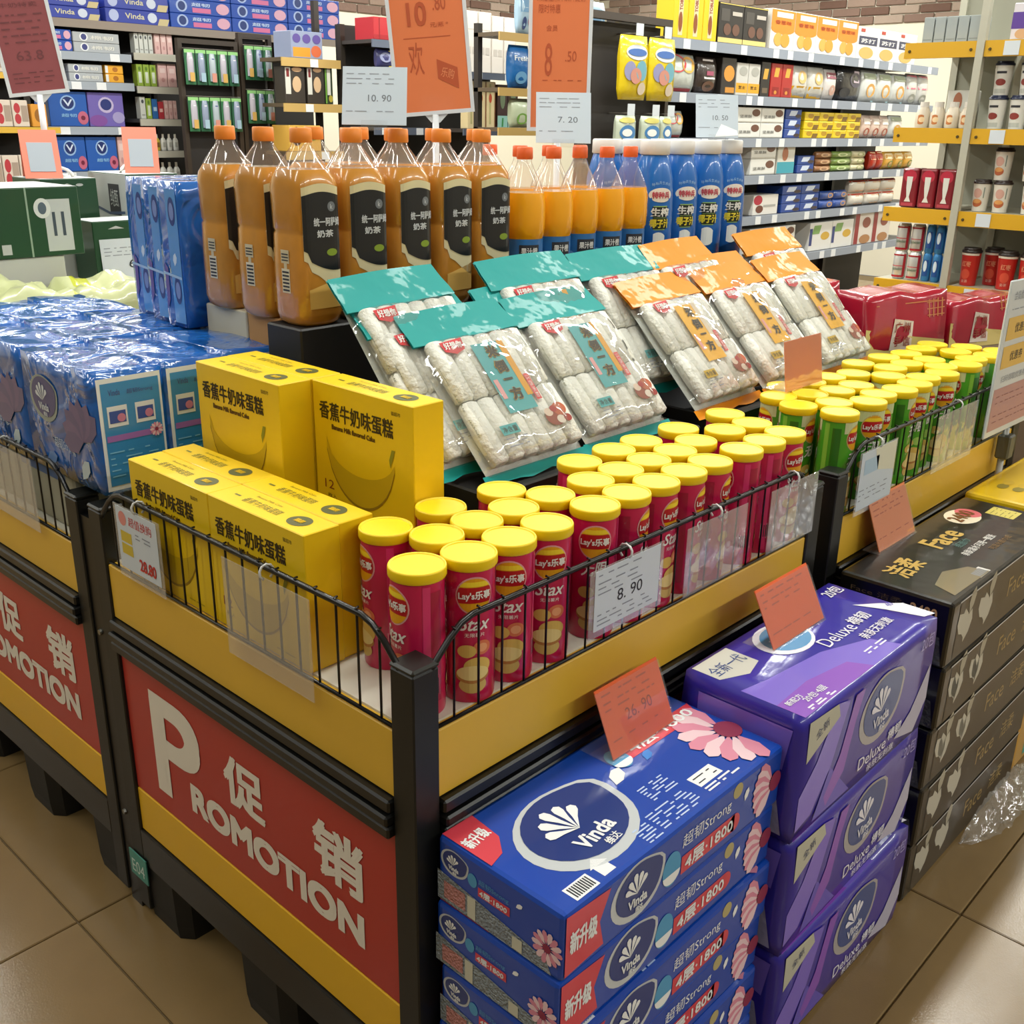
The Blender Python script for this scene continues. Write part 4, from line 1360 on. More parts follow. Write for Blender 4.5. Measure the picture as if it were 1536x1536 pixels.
# ------------------------------------------------------------------ red cake gift bags
RG = mat('#a3152f', .25, coat=.9, bump=.35, bscale=10)
def cake_bag(x, y, z, rot, w, d, h, label):
    root = thing('cake_gift_bag', label, 'gift bag', (x, y, z), rot, 'red cake gift bags')
    def fn(p):
        k = p.z / h
        s = 1 - .22 * k ** 2
        return (p.x * (1 - .05 * k), p.y * s + .01 * math.sin(30 * p.x) * k, p.z + .006 * math.sin(40 * p.x + 3) * k)
    b = MB().puff(w, d, h, RG, 7, fn).build('bag', root)
    def gf(v):
        k = v.y / h
        x = v.x - w / 2
        return (x * (1 - .05 * k), -d / 2 * (1 - .22 * k ** 2) + .01 * math.sin(30 * x) * k - .0012 - v.z, v.y + .006 * math.sin(40 * x + 3) * k)
    class GM(MB):
        def add(s_, verts, faces, m, smooth=False, T=None, fn=None):
            return MB.add(s_, verts, faces, m, smooth, T, gf)
    q = GM()
    q.poly([(.0, .0), (w, .0), (w, .03), (w * .6, .045), (0, .07)], mat('#d6c27a', .4), z=.0005)
    CR = mat('#dccfc4', .45)
    q.poly([(w * .30, .012), (w * .58, .012), (w * .60, .085), (w * .32, .09)], CR, z=.001)
    for ch, cx, cy in (('广', .385, .068), ('州', .505, .068), ('手', .385, .034), ('信', .505, .034)):
        q.text(ch, w * cx, cy, w * .10, .026, mat('#9a4a3a', .4), z=.0016, bold=.01)
    GL = mat('#c07a4a', .35)
    for k in range(4): q.rect(w * .80 + k * .012, .09, w * .80 + k * .012 + .003, .135, GL, z=.001)
    for k in range(3): q.rect(w * .78, .095 + k * .016, w * .97, .097 + k * .016, GL, z=.0012)
    q.rect(w * .1, .128, w * .9, .1305, GL, z=.001)
    q.build('printed_front', b)
    return root
cake_bag(2.685, 1.165, .8855, -.42, .26, .15, .155, 'red cake gift bag with white square emblem beside the yellow noodle bags')
cake_bag(2.56, 1.36, .8855, -.3, .20, .12, .165, 'red cake gift bag behind, only its glossy top showing')
carton(2.768, 3.10, .86, 1.5, .0, .885, mat('#5c4a38', .7), 'brown crate at the far end of the green canister stand')
cake_bag(2.945, 1.06, .8855, -.35, .25, .13, .125, 'red cake gift bag at the right beside the white coupon sign')

# ------------------------------------------------------------------ signs and price cards
ORG = mat('#e4602a', .4); ORGL = mat('#e68552', .4)
def l_sign(x, y, z, w, dy, dz, label, price=None, m=ORG, foot=.05):
    root = thing('price_sign', label, 'price sign', (x, y, z), 0)
    L = math.hypot(dy, dz)
    T = frame((0, 0, .001), (1, 0, 0), (0, -dz, dy))
    MB(T).box(0, w, 0, L, -.0008, .0008, m).build('orange_card', root)
    MB(T).box(-.002, w + .002, -.001, L * .96, .0012, .0024, ACRYL).build('acrylic_front', root)
    MB().box(-.012, w - .0, -.006, foot, .0, .0012, ACRYL).build('acrylic_foot', root)
    q = MB(T)
    lines(q, .01, w - .02, (L * .88, L * .76, L * .66), mat('#b84f2c', .5), z=.001, h=.0025)
    if price: q.text(price, w * .55, L * .48, w * .42, L * .17, mat('#9a3a24', .5), z=.001)
    lines(q, .01, w - .02, (L * .22,), mat('#b84f2c', .5), z=.001)
    q.build('price_print', root)
    return root
l_sign(1.012, .742, .6003, .145, .040, .092, 'orange 26.90 price sign on the top blue tissue pack', '26. 90')
l_sign(1.375, .706, .6498, .165, .045, .088, 'orange price sign on the top violet tissue pack', None)
l_sign(1.885, .768, .6508, .165, .038, .098, 'pale orange price sign on the top black tissue pack', None, ORGL, foot=.03)
q = thing('price_sign', 'orange card propped before the front yellow noodle bags', 'price sign', (1.872, 1.062, .936), 0)
q.location = (1.872, 1.0, .9335)
T = frame((0, 0, 0), (1, 0, 0), (0, -1, .15))
MB(T).box(0, .150, 0, .100, -.0008, .0008, ORGL).build('orange_card', q)
MB(T).box(-.002, .152, -.001, .101, .001, .002, ACRYL).build('acrylic_front', q)
MB().box(0, .15, .0, .05, 0, .0012, ACRYL).build('acrylic_foot', q)

def price_card(x, y, z, w, h, tilt, yaw, label, price, curl=False):
    root = thing('price_card', label, 'price card', (x, y, z), yaw)
    n = Vector((0, -math.cos(tilt), math.sin(tilt)))
    T = frame((0, 0, 0), (1, 0, 0), n)
    q = MB(T); q.box(-w / 2, w / 2, .004, h, -.0005, .0005, mat('#bcc8d2', .5)); q.build('card', root)
    q = MB(T)
    lines(q, -w * .44, w * .3, (h * .88, h * .80, h * .72), INKG, h=.0015, z=.0008)
    q.text(price, w * .08, h * .48, w * .36, h * .11, mat('#6a7078', .6), z=.0008)
    lines(q, -w * .44, w * .3, (h * .26,), INKG, h=.0015, z=.0008)
    if curl: q.poly([(-w * .05, .006), (w * .5, .01), (w * .47, h * .2), (w * .1, h * .34)], mat('#f4f6f8', .4), z=.001)
    q.build('print', root)
    MB(T).box(-w * .2, w * .2, -.004, .012, -.0015, .0015, ACRYL).build('clip', root)
    return root
price_card(1.245, 1.502, 1.420, .112, .108, .42, -.80, 'white 10.90 price card standing on the tea bottle caps', '10. 90')
price_card(1.762, 1.512, 1.389, .115, .112, .40, -.80, 'white 7.20 price card standing on the orange juice caps', '7. 20')
price_card(2.345, 1.513, 1.4005, .105, .112, .40, -.80, 'white price card with bent corner standing on the blue bottle caps', '10. 50', True)

def poster(x, y, zfoot, zbot, w, h, yaw, tilt, col, label, content):
    root = thing('poster_sign', label, 'sign', (x, y, zfoot), yaw)
    fm = mat('#d5d8da', .3)
    L = zbot - zfoot
    MB().loft([(0, .05, .05, 2), (.006, .05, .05, 2)], fm, 20).build('base', root)
    MB().tube([(0, 0, .004), (0, 0, L - .01)], .009, fm, 10).build('pole', root)
    MB().add([(-.04, 0, L), (.04, 0, L), (.012, 0, L - .03), (-.012, 0, L - .03), (-.04, .006, L), (.04, .006, L), (.012, .006, L - .03), (-.012, .006, L - .03)],
             [(0, 3, 2, 1), (4, 5, 6, 7), (0, 1, 5, 4), (2, 3, 7, 6), (0, 4, 7, 3), (1, 2, 6, 5)], fm).build('bracket', root)
    T = frame((0, 0, L), (1, 0, 0), (0, -1, 0)) @ Matrix.Rotation(tilt, 4, 'Z')
    q = MB(T)
    for a in ((-w / 2 - .01, -w / 2, 0, h), (w / 2, w / 2 + .01, 0, h)): q.box(a[0], a[1], a[2], a[3], -.004, .004, fm)
    for a in ((-w / 2 - .01, w / 2 + .01, -.01, 0), (-w / 2 - .01, w / 2 + .01, h, h + .01)): q.box(a[0], a[1], a[2], a[3], -.004, .004, fm)
    q.build('frame', root)
    MB(T).box(-w / 2, w / 2, 0, h, -.002, .002, mat(col, .4, coat=.5)).build('poster', root)
    for nm_, fn_ in zip(('poster_print', 'poster_picture'), content):
        q = MB(T); fn_(q, w, h); q.build(nm_, root)
    return root
OD = mat('#b3512c', .5)
def content_a(q, w, h):
    q.text('10', -w * .14, h * .60, w * .27, h * .145, OD, z=.003, bold=.02)
    q.text('.80', w * .18, h * .66, w * .18, h * .09, OD, z=.003)
    q.text('统一阿萨姆奶茶', -w * .05, h * .93, w * .6, h * .05, OD, z=.003)
    q.text('促销价', -w * .18, h * .83, w * .25, h * .035, OD, z=.003)
    q.text('会员价', -w * .18, h * .76, w * .25, h * .035, OD, z=.003)
    q.text('元/瓶 *', w * .16, h * .53, w * .25, h * .03, OD, z=.003)
def content_a2(q, w, h):
    q.rect(-w * .35, h * .455, w * .3, h * .459, OD, z=.003)
    q.text('欢', -w * .2, h * .33, w * .2, h * .2, OD, z=.003)
    q.poly([(w * .08, h * .32), (w * .36, h * .26), (w * .36, h * .13), (w * .08, h * .2)], OD, z=.003)
    q.text('乐购', w * .22, h * .23, w * .18, h * .06, mat('#dd8a5c', .5), z=.0035, rot=-.3)
def content_b(q, w, h):
    q.ell(0, h * .90, w * .18, h * .06, OD, z=.0028); q.text('惠', 0, h * .90, w * .12, h * .06, mat('#dd8a5c', .5), z=.0033)
    q.text('果粒橙果汁饮料促销', 0, h * .76, w * .84, h * .06, OD, z=.003)
    q.text('限时特惠', -w * .2, h * .69, w * .38, h * .05, OD, z=.003)
    q.text('会员', -w * .15, h * .58, w * .2, h * .035, OD, z=.003)
    q.text('8', -w * .2, h * .40, w * .13, h * .19, OD, z=.003)
    q.text('.50', w * .2, h * .42, w * .2, h * .06, OD, z=.003)
    lines(q, -w * .3, w * .4, (h * .28,), OD, z=.003)
def content_c(q, w, h):
    dk = mat('#6e3a3c', .5)
    q.text('牛奶特卖', 0, h * .9, w * .7, h * .05, dk, z=.003)
    for k in range(5): lines(q, -w * .4, w * .4, (h * (.8 - .07 * k),), dk, z=.003, h=.004)
def content_c2(q, w, h):
    dk = mat('#6e3a3c', .5)
    q.text('63.8', 0, h * .38, w * .5, h * .1, dk, z=.003)
    for k in range(3): lines(q, -w * .4, w * .4, (h * (.2 - .05 * k),), dk, z=.003, h=.003)
poster(2.072, 2.238, .7355, 1.458, .192, .40, -.80, .09, '#dd7a4a', 'orange poster sign reading 10.80 standing behind the tea bottles', (content_a, content_a2))
poster(2.380, 2.065, .7355, 1.42, .155, .44, -.92, .0, '#dd7a4a', 'orange poster sign reading 8 standing behind the juice bottles', (content_b,))
poster(1.44, 3.245, 1.2600, 1.495, .145, .252, -.45, .12, '#8d4a4c', 'dark red poster sign standing behind the milk boxes at top left', (content_c, content_c2))
q = thing('floor_clip_sign', 'white coupon sign on a clip stand beside the green canisters', 'sign', (2.60, .795, 0), 0)
fm = mat('#a9aaa4', .4)
MB().tube([(0, 0, .0), (0, 0, .76)], .008, fm, 8).build('pole', q)
MB().loft([(0, .05, .008, 4), (.012, .05, .008, 4)], fm, 16).build('base', q)
MB().bevbox(-.018, .018, -.02, .012, .685, .745, mat('#55564f', .5), r=.004).build('clip', q)
T = frame((-.17, -.004, .765), (1, 0, -.02), (0, -1, 0))
MB(T).bevbox(0, .33, 0, .36, -.003, .003, mat('#c9d0d4', .35, coat=.4), r=.002).build('panel', q)
p = MB(T)
p.text('会员优惠券', .08, .325, .10, .02, INKG, z=.0036); lines(p, .03, .2, (.295,), INKG, z=.0036)
for y in (.16, .225):
    p.rect(.02, y, .31, y + .052, mat('#d9b25a', .45), z=.0036)
    p.text('优惠券', .11, y + .026, .08, .022, INK, z=.0042); p.text('¥5', .24, y + .026, .05, .026, INK, z=.0042)
p.text('扫码领取优惠券', .12, .135, .16, .016, INKG, z=.0036)
p.rect(.01, .015, .32, .115, mat('#b58a86', .45), z=.0034); lines(p, .03, .3, (.095, .08, .05, .035), mat('#8a5a58', .5), z=.004)
p.build('coupon_print', q)
# ------------------------------------------------------------------ shelves and goods in the background
# decoration of each kind of goods: label noun phrase, category, shape, body colour, list of prints on the front (u0,v0,u1,v1 in 0..1)
K = {
 'yellow_bar': ('long yellow chocolate bar box', 'chocolate box', 'box', '#e3c012', [('r', .35, .05, .65, .98, '#d8c9a0'), ('tv', .5, .72, .2, .5, '#8f2a1c', 'TOBLERONE'), ('e', .35, .1, .62, .45, '#8a4a20')]),
 'black_choc': ('black chocolate box with cream base', 'chocolate box', 'box', '#26221f', [('r', 0, 0, 1, .14, '#d8c47a'), ('r', .08, .55, .42, .85, '#4b4743'), ('e', .2, .2, .5, .5, '#6a4a3c'), ('e', .55, .2, .85, .5, '#6a4a3c'), ('r', .52, .7, .92, .8, '#b9b2a8'), ('r', 0, .96, 1, 1, '#d2bd62')]),
 'orange_bisc': ('orange and white biscuit box', 'biscuit box', 'box', '#e8e2d8', [('r', 0, .5, 1, 1, '#e8862a'), ('e', 0, .38, 1, .62, '#e8862a'), ('r', .2, .8, .9, .93, '#efe3d4'), ('t', .5, .68, .7, .1, '#a84a18', '香葱味'), ('e', .14, .08, .5, .42, '#d8a44e'), ('e', .42, .06, .82, .42, '#d0983c')]),
 'navy_bisc': ('white biscuit box with navy band', 'biscuit box', 'box', '#e3e2de', [('r', .05, .45, .95, .72, '#3c4058'), ('t', .5, .58, .7, .14, '#e6e6e6', '苏打'), ('e', .1, .02, .8, .4, '#d2ab62'), ('r', .1, .85, .3, .95, '#b5483c')]),
 'red_snack': ('red and white snack bag', 'snack bag', 'pouch', '#c3cac4', [('e', 0, .5, .6, 1, '#b3262c'), ('e', .45, .5, .95, .95, '#d9a23a'), ('r', .1, .0, .9, .1, '#a8323a')]),
 'dark_snack': ('dark snack bag with white tag', 'snack bag', 'pouch', '#3a302c', [('r', .25, .4, .8, .95, '#cfc9c6'), ('r', .35, .5, .7, .62, '#a4506a'), ('e', .2, .05, .8, .35, '#7a5a4a')]),
 'cheese_black': ('black biscuit box with cheese picture', 'biscuit box', 'box', '#241f1c', [('e', .15, .35, .9, .8, '#d9923a'), ('r', .3, .05, .95, .2, '#c98a34')]),
 'cheese_white': ('white and yellow cheese biscuit box', 'biscuit box', 'box', '#c9c8c2', [('r', 0, .08, 1, .38, '#dda128'), ('e', .2, .6, .9, .9, '#a9a9a2'), ('t', .5, .25, .6, .1, '#4a3a18', '芝士')]),
 'wafer_black': ('black wafer box', 'biscuit box', 'box', '#1e1b19', [('p', .2, .5, .8, .8, '#d2a040'), ('r', .2, .1, .8, .25, '#6a5a48')]),
 'wafer_red': ('red wafer box', 'biscuit box', 'box', '#ab2420', [('p', .25, .6, .75, .88, '#d8a440'), ('r', .2, .08, .8, .3, '#8f1c1a'), ('e', .35, .08, .6, .2, '#d08a3a')]),
 'yellow_pouch': ('clear pouch with yellow base', 'snack bag', 'pouch', '#cfcdc4', [('r', .05, .02, .95, .38, '#e0ab12'), ('e', .3, .45, .8, .85, '#d8b070')]),
 'white_pouch': ('white pouch', 'snack bag', 'pouch', '#d5d0cc', [('r', .1, .7, .9, .9, '#8a4a58'), ('e', .3, .15, .8, .5, '#c9a090')]),
 'black_pouch': ('large black glossy snack bag', 'snack bag', 'pouch', '#17161a', [('e', .45, .4, .95, .85, '#4a4654'), ('p', .6, .55, .9, .9, '#b9a9b4'), ('e', .1, .1, .5, .4, '#2a2c34')]),
 'cream_pouch': ('cream pouch with biscuit picture', 'snack bag', 'pouch', '#d3d6d2', [('e', .25, .15, .8, .6, '#d8a458'), ('r', .1, .75, .9, .92, '#a9b49a'), ('r', .8, 0, 1, .9, '#9cc4cc')]),
 'pink_pouch': ('pouch with pink top', 'snack bag', 'pouch', '#c9cac6', [('r', .05, .5, .95, .95, '#d0647a'), ('e', .2, .05, .8, .35, '#a4a8a0')]),
 'white_carton': ('white snack carton', 'snack box', 'box', '#dcdcd6', [('e', .6, .4, .95, .9, '#6a4638'), ('t', .35, .4, .5, .2, '#8a8a86', '坚果酥'), ('r', .02, .05, .98, .1, '#c4c2b8')]),
 'blue_cookie': ('blue cookie packet stacked', 'cookie packet', 'box', '#1d428f', [('p', .2, .3, .75, .85, '#c9d4e6'), ('e', .6, .1, .98, .5, '#3a2c2c')]),
 'yellow_biscuit': ('yellow biscuit packet', 'biscuit packet', 'box', '#e3c413', [('e', .2, .25, .6, .85, '#b58a12'), ('p', .55, 0, 1, .55, '#7a5a1c'), ('r', .05, .8, .95, .95, '#efd94a')]),
 'pink_sachet': ('pale pink sachet', 'snack bag', 'pouch', '#dcc3b4', [('e', .2, .1, .8, .45, '#b8604a'), ('r', .15, .6, .85, .85, '#e6dcd2')]),
 'teal_carton': ('white carton with teal base', 'snack box', 'box', '#d3d2c8', [('r', 0, 0, 1, .42, '#3a9cae'), ('e', .25, .45, .6, .95, '#a86a4c')]),
 'brown_roll': ('brown biscuit roll packet', 'biscuit packet', 'pouch', '#9a6a44', [('e', .2, .2, .8, .8, '#c9a27a')]),
 'green_roll': ('green biscuit roll packet', 'biscuit packet', 'pouch', '#7f9a4c', [('e', .2, .2, .7, .8, '#c9d4a0')]),
 'cream_roll': ('cream biscuit roll packet', 'biscuit packet', 'pouch', '#d6cfa8', [('e', .3, .2, .8, .8, '#9aa46a')]),
 'red_sachet': ('red sachet', 'snack bag', 'pouch', '#b8321c', [('r', .1, .55, .9, .95, '#d8b48a')]),
 'orange_sachet': ('orange and green sachet', 'snack bag', 'pouch', '#d8a23c', [('e', .4, .1, 1, .5, '#7a9a3c'), ('r', .1, .6, .9, .9, '#e6d6a8')]),
 'red_carton': ('white carton with red corner', 'snack box', 'box', '#dad8d2', [('e', 0, .5, .35, 1, '#a8243a'), ('e', .1, .1, .4, .5, '#6a3a2c'), ('r', .4, .4, .9, .5, '#a4a4a0')]),
 'blue_packet': ('blue cookie packet lying', 'cookie packet', 'pouch', '#2a4d98', [('e', .45, .2, .9, .8, '#b98a5c')]),
 'orange_packet': ('white packet with orange slices', 'snack bag', 'pouch', '#d8d2c6', [('p', .3, .15, .6, .8, '#dd9232'), ('p', .6, .15, .9, .8, '#dd9232'), ('r', 0, .85, 1, 1, '#b8402c')]),
 'milk_carton': ('white and green carton', 'carton', 'box', '#dcdcd8', [('e', .5, .35, .9, .65, '#c9a23c'), ('r', 0, .2, .12, .8, '#2c3c78'), ('p', .1, .6, .5, .9, '#7aa05a')]),
 'brown_carton': ('white and maroon carton', 'carton', 'box', '#d8d0c8', [('r', 0, 0, .22, 1, '#8f2a2c'), ('e', .4, .5, .85, .85, '#8a4a3c'), ('e', .3, 0, .9, .3, '#a9784c')]),
 'violet_pack': ('violet and blue tissue pack', 'tissue pack', 'box', '#2c3d9c', [('e', .05, .1, .2, .95, '#a9b4d8'), ('t', .45, .55, .3, .4, '#cfc9a4', 'Vinda'), ('e', .65, .15, .8, .9, '#c3cbdc'), ('p', .8, 0, 1, .5, '#c0b184')]),
 'sea_pack': ('blue tissue pack with round emblem', 'tissue pack', 'box', '#1a48a4', [('e', .1, .1, .28, .95, '#9fb2d8'), ('e', .13, .2, .25, .85, '#1f3570'), ('t', .5, .68, .3, .25, '#b9cbe6', '超韧'), ('r', .36, .12, .66, .45, '#c86a94'), ('e', .75, .1, .97, .9, '#d0a0b4')]),
 'grey_pack': ('silver grey tissue pack', 'tissue pack', 'box', '#a9aeb2', [('e', .14, .1, .32, .95, '#dfe2e4'), ('e', .17, .2, .29, .85, '#3a3f78'), ('t', .62, .5, .5, .4, '#d9d9d2', '棉韧')]),
 'gold_pack': ('orange yellow tissue pack', 'tissue pack', 'box', '#e0a22a', [('e', .4, .2, .7, .8, '#a86a1c'), ('r', 0, .0, .15, 1, '#d9dcdc')]),
 'white_box': ('narrow white care product box', 'box', 'box', '#c3c6c0', [('e', .25, .7, .75, .88, '#4a4c50'), ('r', .2, .15, .8, .2, '#8a8a86')]),
 'pink_box': ('pale pink care product box', 'box', 'box', '#cfa9a4', [('r', .2, .6, .8, .8, '#dcc3be'), ('e', .3, .2, .7, .4, '#b98a88')]),
 'green_box': ('lime green care product box', 'box', 'box', '#8aa43c', [('r', .25, .15, .75, .65, '#c9d2c0'), ('e', .3, .7, .7, .9, '#5a7a2c')]),
 'blue_box': ('blue care product box', 'box', 'box', '#2a5f9c', [('r', .2, .4, .8, .6, '#a9c4dc')]),
 'red_box': ('red care product box', 'box', 'box', '#a8323a', [('r', .2, .4, .8, .6, '#d8b0a8')]),
 'sea_box': ('large blue tissue carton with emblem', 'tissue pack', 'box', '#1d55a8', [('e', .3, .45, .7, .9, '#8fb0d8'), ('e', .34, .5, .66, .86, '#1a2c66'), ('t', .5, .68, .24, .2, '#c9d4e8', 'V'), ('t', .5, .32, .4, .1, '#7fb0dc', '超韧'), ('e', .72, .05, 1, .45, '#b8607a'), ('e', .8, .18, .92, .32, '#6a1f3a')]),
 'lilac_box': ('large lilac tissue carton', 'tissue pack', 'box', '#6a5ca8', [('e', .28, .4, .72, .88, '#b4a9cc'), ('e', .34, .48, .66, .82, '#243070'), ('e', 0, 0, .5, .35, '#7a4a94'), ('e', .65, .1, 1, .45, '#9a92c0')]),
 'white_bottle': ('small white care bottle', 'bottle', 'bottle', '#d0d0c8', [('r', .25, .2, .75, .5, '#a9a9a0')]),
 'blue_bottle': ('small blue care bottle', 'bottle', 'bottle', '#3a7fb0', [('r', .25, .2, .75, .5, '#c9d8e0')]),
 'yellow_bottle': ('small yellow care bottle', 'bottle', 'bottle', '#c9b23c', [('r', .25, .2, .75, .5, '#7a5a2c')]),
 'jelly_box': ('blue and orange sweets box', 'sweets box', 'box', '#8a94b0', [('r', .05, .05, .6, .4, '#d8922a'), ('e', .62, .05, .95, .5, '#c8643c'), ('e', .05, .55, .3, .9, '#5a4a90'), ('e', .36, .55, .62, .9, '#5a4a90'), ('e', .68, .55, .94, .9, '#5a4a90')]),
 'noodle_box': ('dark food box with bowl picture', 'food box', 'box', '#3a332c', [('r', .02, .25, .28, .98, '#d2d2c8'), ('r', .08, .72, .22, .95, '#7a2a2a'), ('e', .36, .3, .8, .75, '#d0b08a'), ('e', .35, .86, .85, 1, '#c9a27a')]),
 'green_noodle_box': ('dark food box with green edge', 'food box', 'box', '#2f3a26', [('r', 0, .0, .2, 1, '#6a9a3c'), ('r', .25, .25, .7, .98, '#d2d2c8'), ('e', .4, .05, .95, .25, '#b0a040')]),
 'yellow_gift_box': ('yellow gift box with dark oval', 'gift box', 'box', '#d8a94a', [('e', .05, .2, .4, .95, '#3a2018'), ('e', .1, .4, .36, .8, '#b9b4b0'), ('e', .55, .4, .9, .8, '#8a8a3c')]),
 'red_gift_box': ('red gift box', 'gift box', 'box', '#b3242c', [('r', .0, .0, 1, .22, '#a01c24'), ('r', .12, .0, .14, 1, '#8a181f')]),
 'white_tall_box': ('tall cream white gift box', 'gift box', 'box', '#dad2c8', [('r', .1, .7, .9, .71, '#b0a498'), ('r', .15, .3, .45, .42, '#c0b8ae'), ('r', .55, .3, .85, .42, '#c0b8ae'), ('r', .97, 0, 1, 1, '#b9aea4')]),
 'cream_tall_box': ('tall cream packet with red print', 'food box', 'box', '#dcc99a', [('r', .3, .1, .5, .95, '#b8b078'), ('e', .25, .55, .6, .75, '#b5482c'), ('r', .9, 0, 1, 1, '#7a4a2c')]),
}
CN = {}
def goods(kind, x, y, z, w, d, h, axis='y', group=None, where=''):
    """one article with its front at (x..x+w, y) facing -y, or turned to face -x"""
    label, cat, shape, col, deco = K[kind]
    glossy = shape == 'pouch'
    q = MB(); m = mat(col, .35 if glossy else .45, coat=.6 if glossy else .15, bump=.4 if glossy else 0, bscale=25)
    if shape == 'pouch':
        def fn(p):
            k = 2 * p.z / h - 1
            return (p.x * (1 - .04 * k ** 4), p.y * (1 - .85 * abs(k) ** 3) * (1 - .5 * abs(2 * p.x / w) ** 4), p.z)
        q.puff(w, d, h, m, 4, fn, T=Matrix.Translation((w / 2, d / 2, 0)))
    elif shape == 'bottle':
        r = min(w, d) / 2
        q.loft([(0, r * .9, r * .7, 3), (h * .06, r, r * .75, 3), (h * .6, r, r * .75, 3), (h * .75, r * .6, r * .5, 2)], m, 10, T=Matrix.Translation((w / 2, d / 2, 0)))
        q.loft([(h * .75, r * .4, r * .4, 2), (h, r * .38, r * .38, 2)], mat('#d8d4c8', .4), 8, T=Matrix.Translation((w / 2, d / 2, 0)))
    else:
        q.bevbox(0, w, 0, d, 0, h, m, r=min(.003, w * .04))
    def bulge(v):
        if shape == 'pouch':
            k = 2 * v.y / h - 1; xx = v.x - w / 2
            return (w / 2 + xx * (1 - .04 * k ** 4), d / 2 - d / 2 * (1 - .85 * abs(k) ** 3) * (1 - .5 * abs(2 * xx / w) ** 4) - .002 - v.z, v.y)
        if shape == 'bottle': return (v.x, d / 2 - min(w, d) / 2 * .76 - .0006 - v.z, v.y)
        return (v.x, -.0005 - v.z, v.y)
    for i, dcl in enumerate(deco):
        t, u0, v0, u1, v1, c = dcl[:6]
        mm = mat(c, .4); z_ = .0004 * i
        if t == 'r': q.rect(u0 * w, max(.004, v0 * h), u1 * w, min(h - .004, v1 * h), mm, z=z_, fn=bulge, nx=3)
        elif t == 'e': q.ell((u0 + u1) / 2 * w, (v0 + v1) / 2 * h, (u1 - u0) / 2 * w, (v1 - v0) / 2 * h * .98, mm, z=z_, fn=bulge, n=8)
        elif t == 'p': q.poly([(u0 * w, v0 * h), (u1 * w * .8 + u0 * w * .2, v0 * h), (u1 * w, v1 * h), (u0 * w * .8 + u1 * w * .2, v1 * h)], mm, z=z_, fn=bulge)
        elif t == 't': q.text(dcl[6], u0 * w, v0 * h, u1 * w, v1 * h, mm, z=z_, fn=bulge, bold=.02)
        elif t == 'tv': q.text(dcl[6], u0 * w, v0 * h, v1 * h, u1 * w, mm, z=z_, fn=bulge, bold=.02, rot=math.pi / 2)
    nm = {'box': 'carton', 'pouch': 'pouch', 'bottle': 'bottle'}[shape]
    o = q.build(cat.replace(' ', '_'), loc=(x, y, z))
    if axis == 'x': o.rotation_euler = (0, 0, -math.pi / 2)
    tag(o, label + where, cat, group or kind.replace('_', ' ') + ' group')
    return o

def gondola(name, label, x0, x1, y, depth, levels, top, strip_c, board_c, uprights=(), strip_h=.04, back=True, tags=True, root=None):
    root = root or thing(name, label, 'shelf', (x0, y, 0))
    bm_ = mat(board_c, .45); sm = mat(strip_c, .35)
    if back: MB().box(x0, x1, y + depth, y + depth + .03, 0, top, mat('#23201d', .6)).build('back_panel', root, world=True)
    for ux in uprights:
        MB().box(ux - .02, ux + .02, y + depth - .04, y + depth - .001, 0, top, mat('#2e2822', .45)).build('upright', root, world=True)
    MB().box(x0, x1, y + .05, y + depth, 0, .10, mat('#2a2724', .5)).build('plinth', root, world=True)
    for i, z in enumerate(levels):
        sh = MB().box(x0, x1, y, y + depth, z - .025, z - .001, bm_).build('shelf', root, world=True)
        st = MB().box(x0, x1, y - .012, y - .0005, z - strip_h, z - .001, sm).build('price_rail', sh, world=True)
        if tags:
            n = int((x1 - x0) / .28)
            t0 = None
            for k in range(n):
                tx = x0 + (x1 - x0 - .08) * (k + random.uniform(.2, .8)) / n
                if t0 is None:
                    t0 = MB().box(0, .065, -.0145, -.0122, -strip_h + .001, -.004, mat('#dfe3e6', .5)).build('price_tag', sh); o = t0
                else:
                    o = t0.copy(); COL.objects.link(o); o.parent = sh
                o.location = Vector((tx, y, z)) - root.location
    return root
STRIP = '#8f98a6'
gondola('snack_shelf', 'long grey snack shelf with price rails at the right', 5.16, 8.75, 3.68, .42, (1.885, 1.608, 1.363, 1.139, .886, .60), 2.02, STRIP, '#4a4e56', (5.17, 6.60, 8.0), .055)
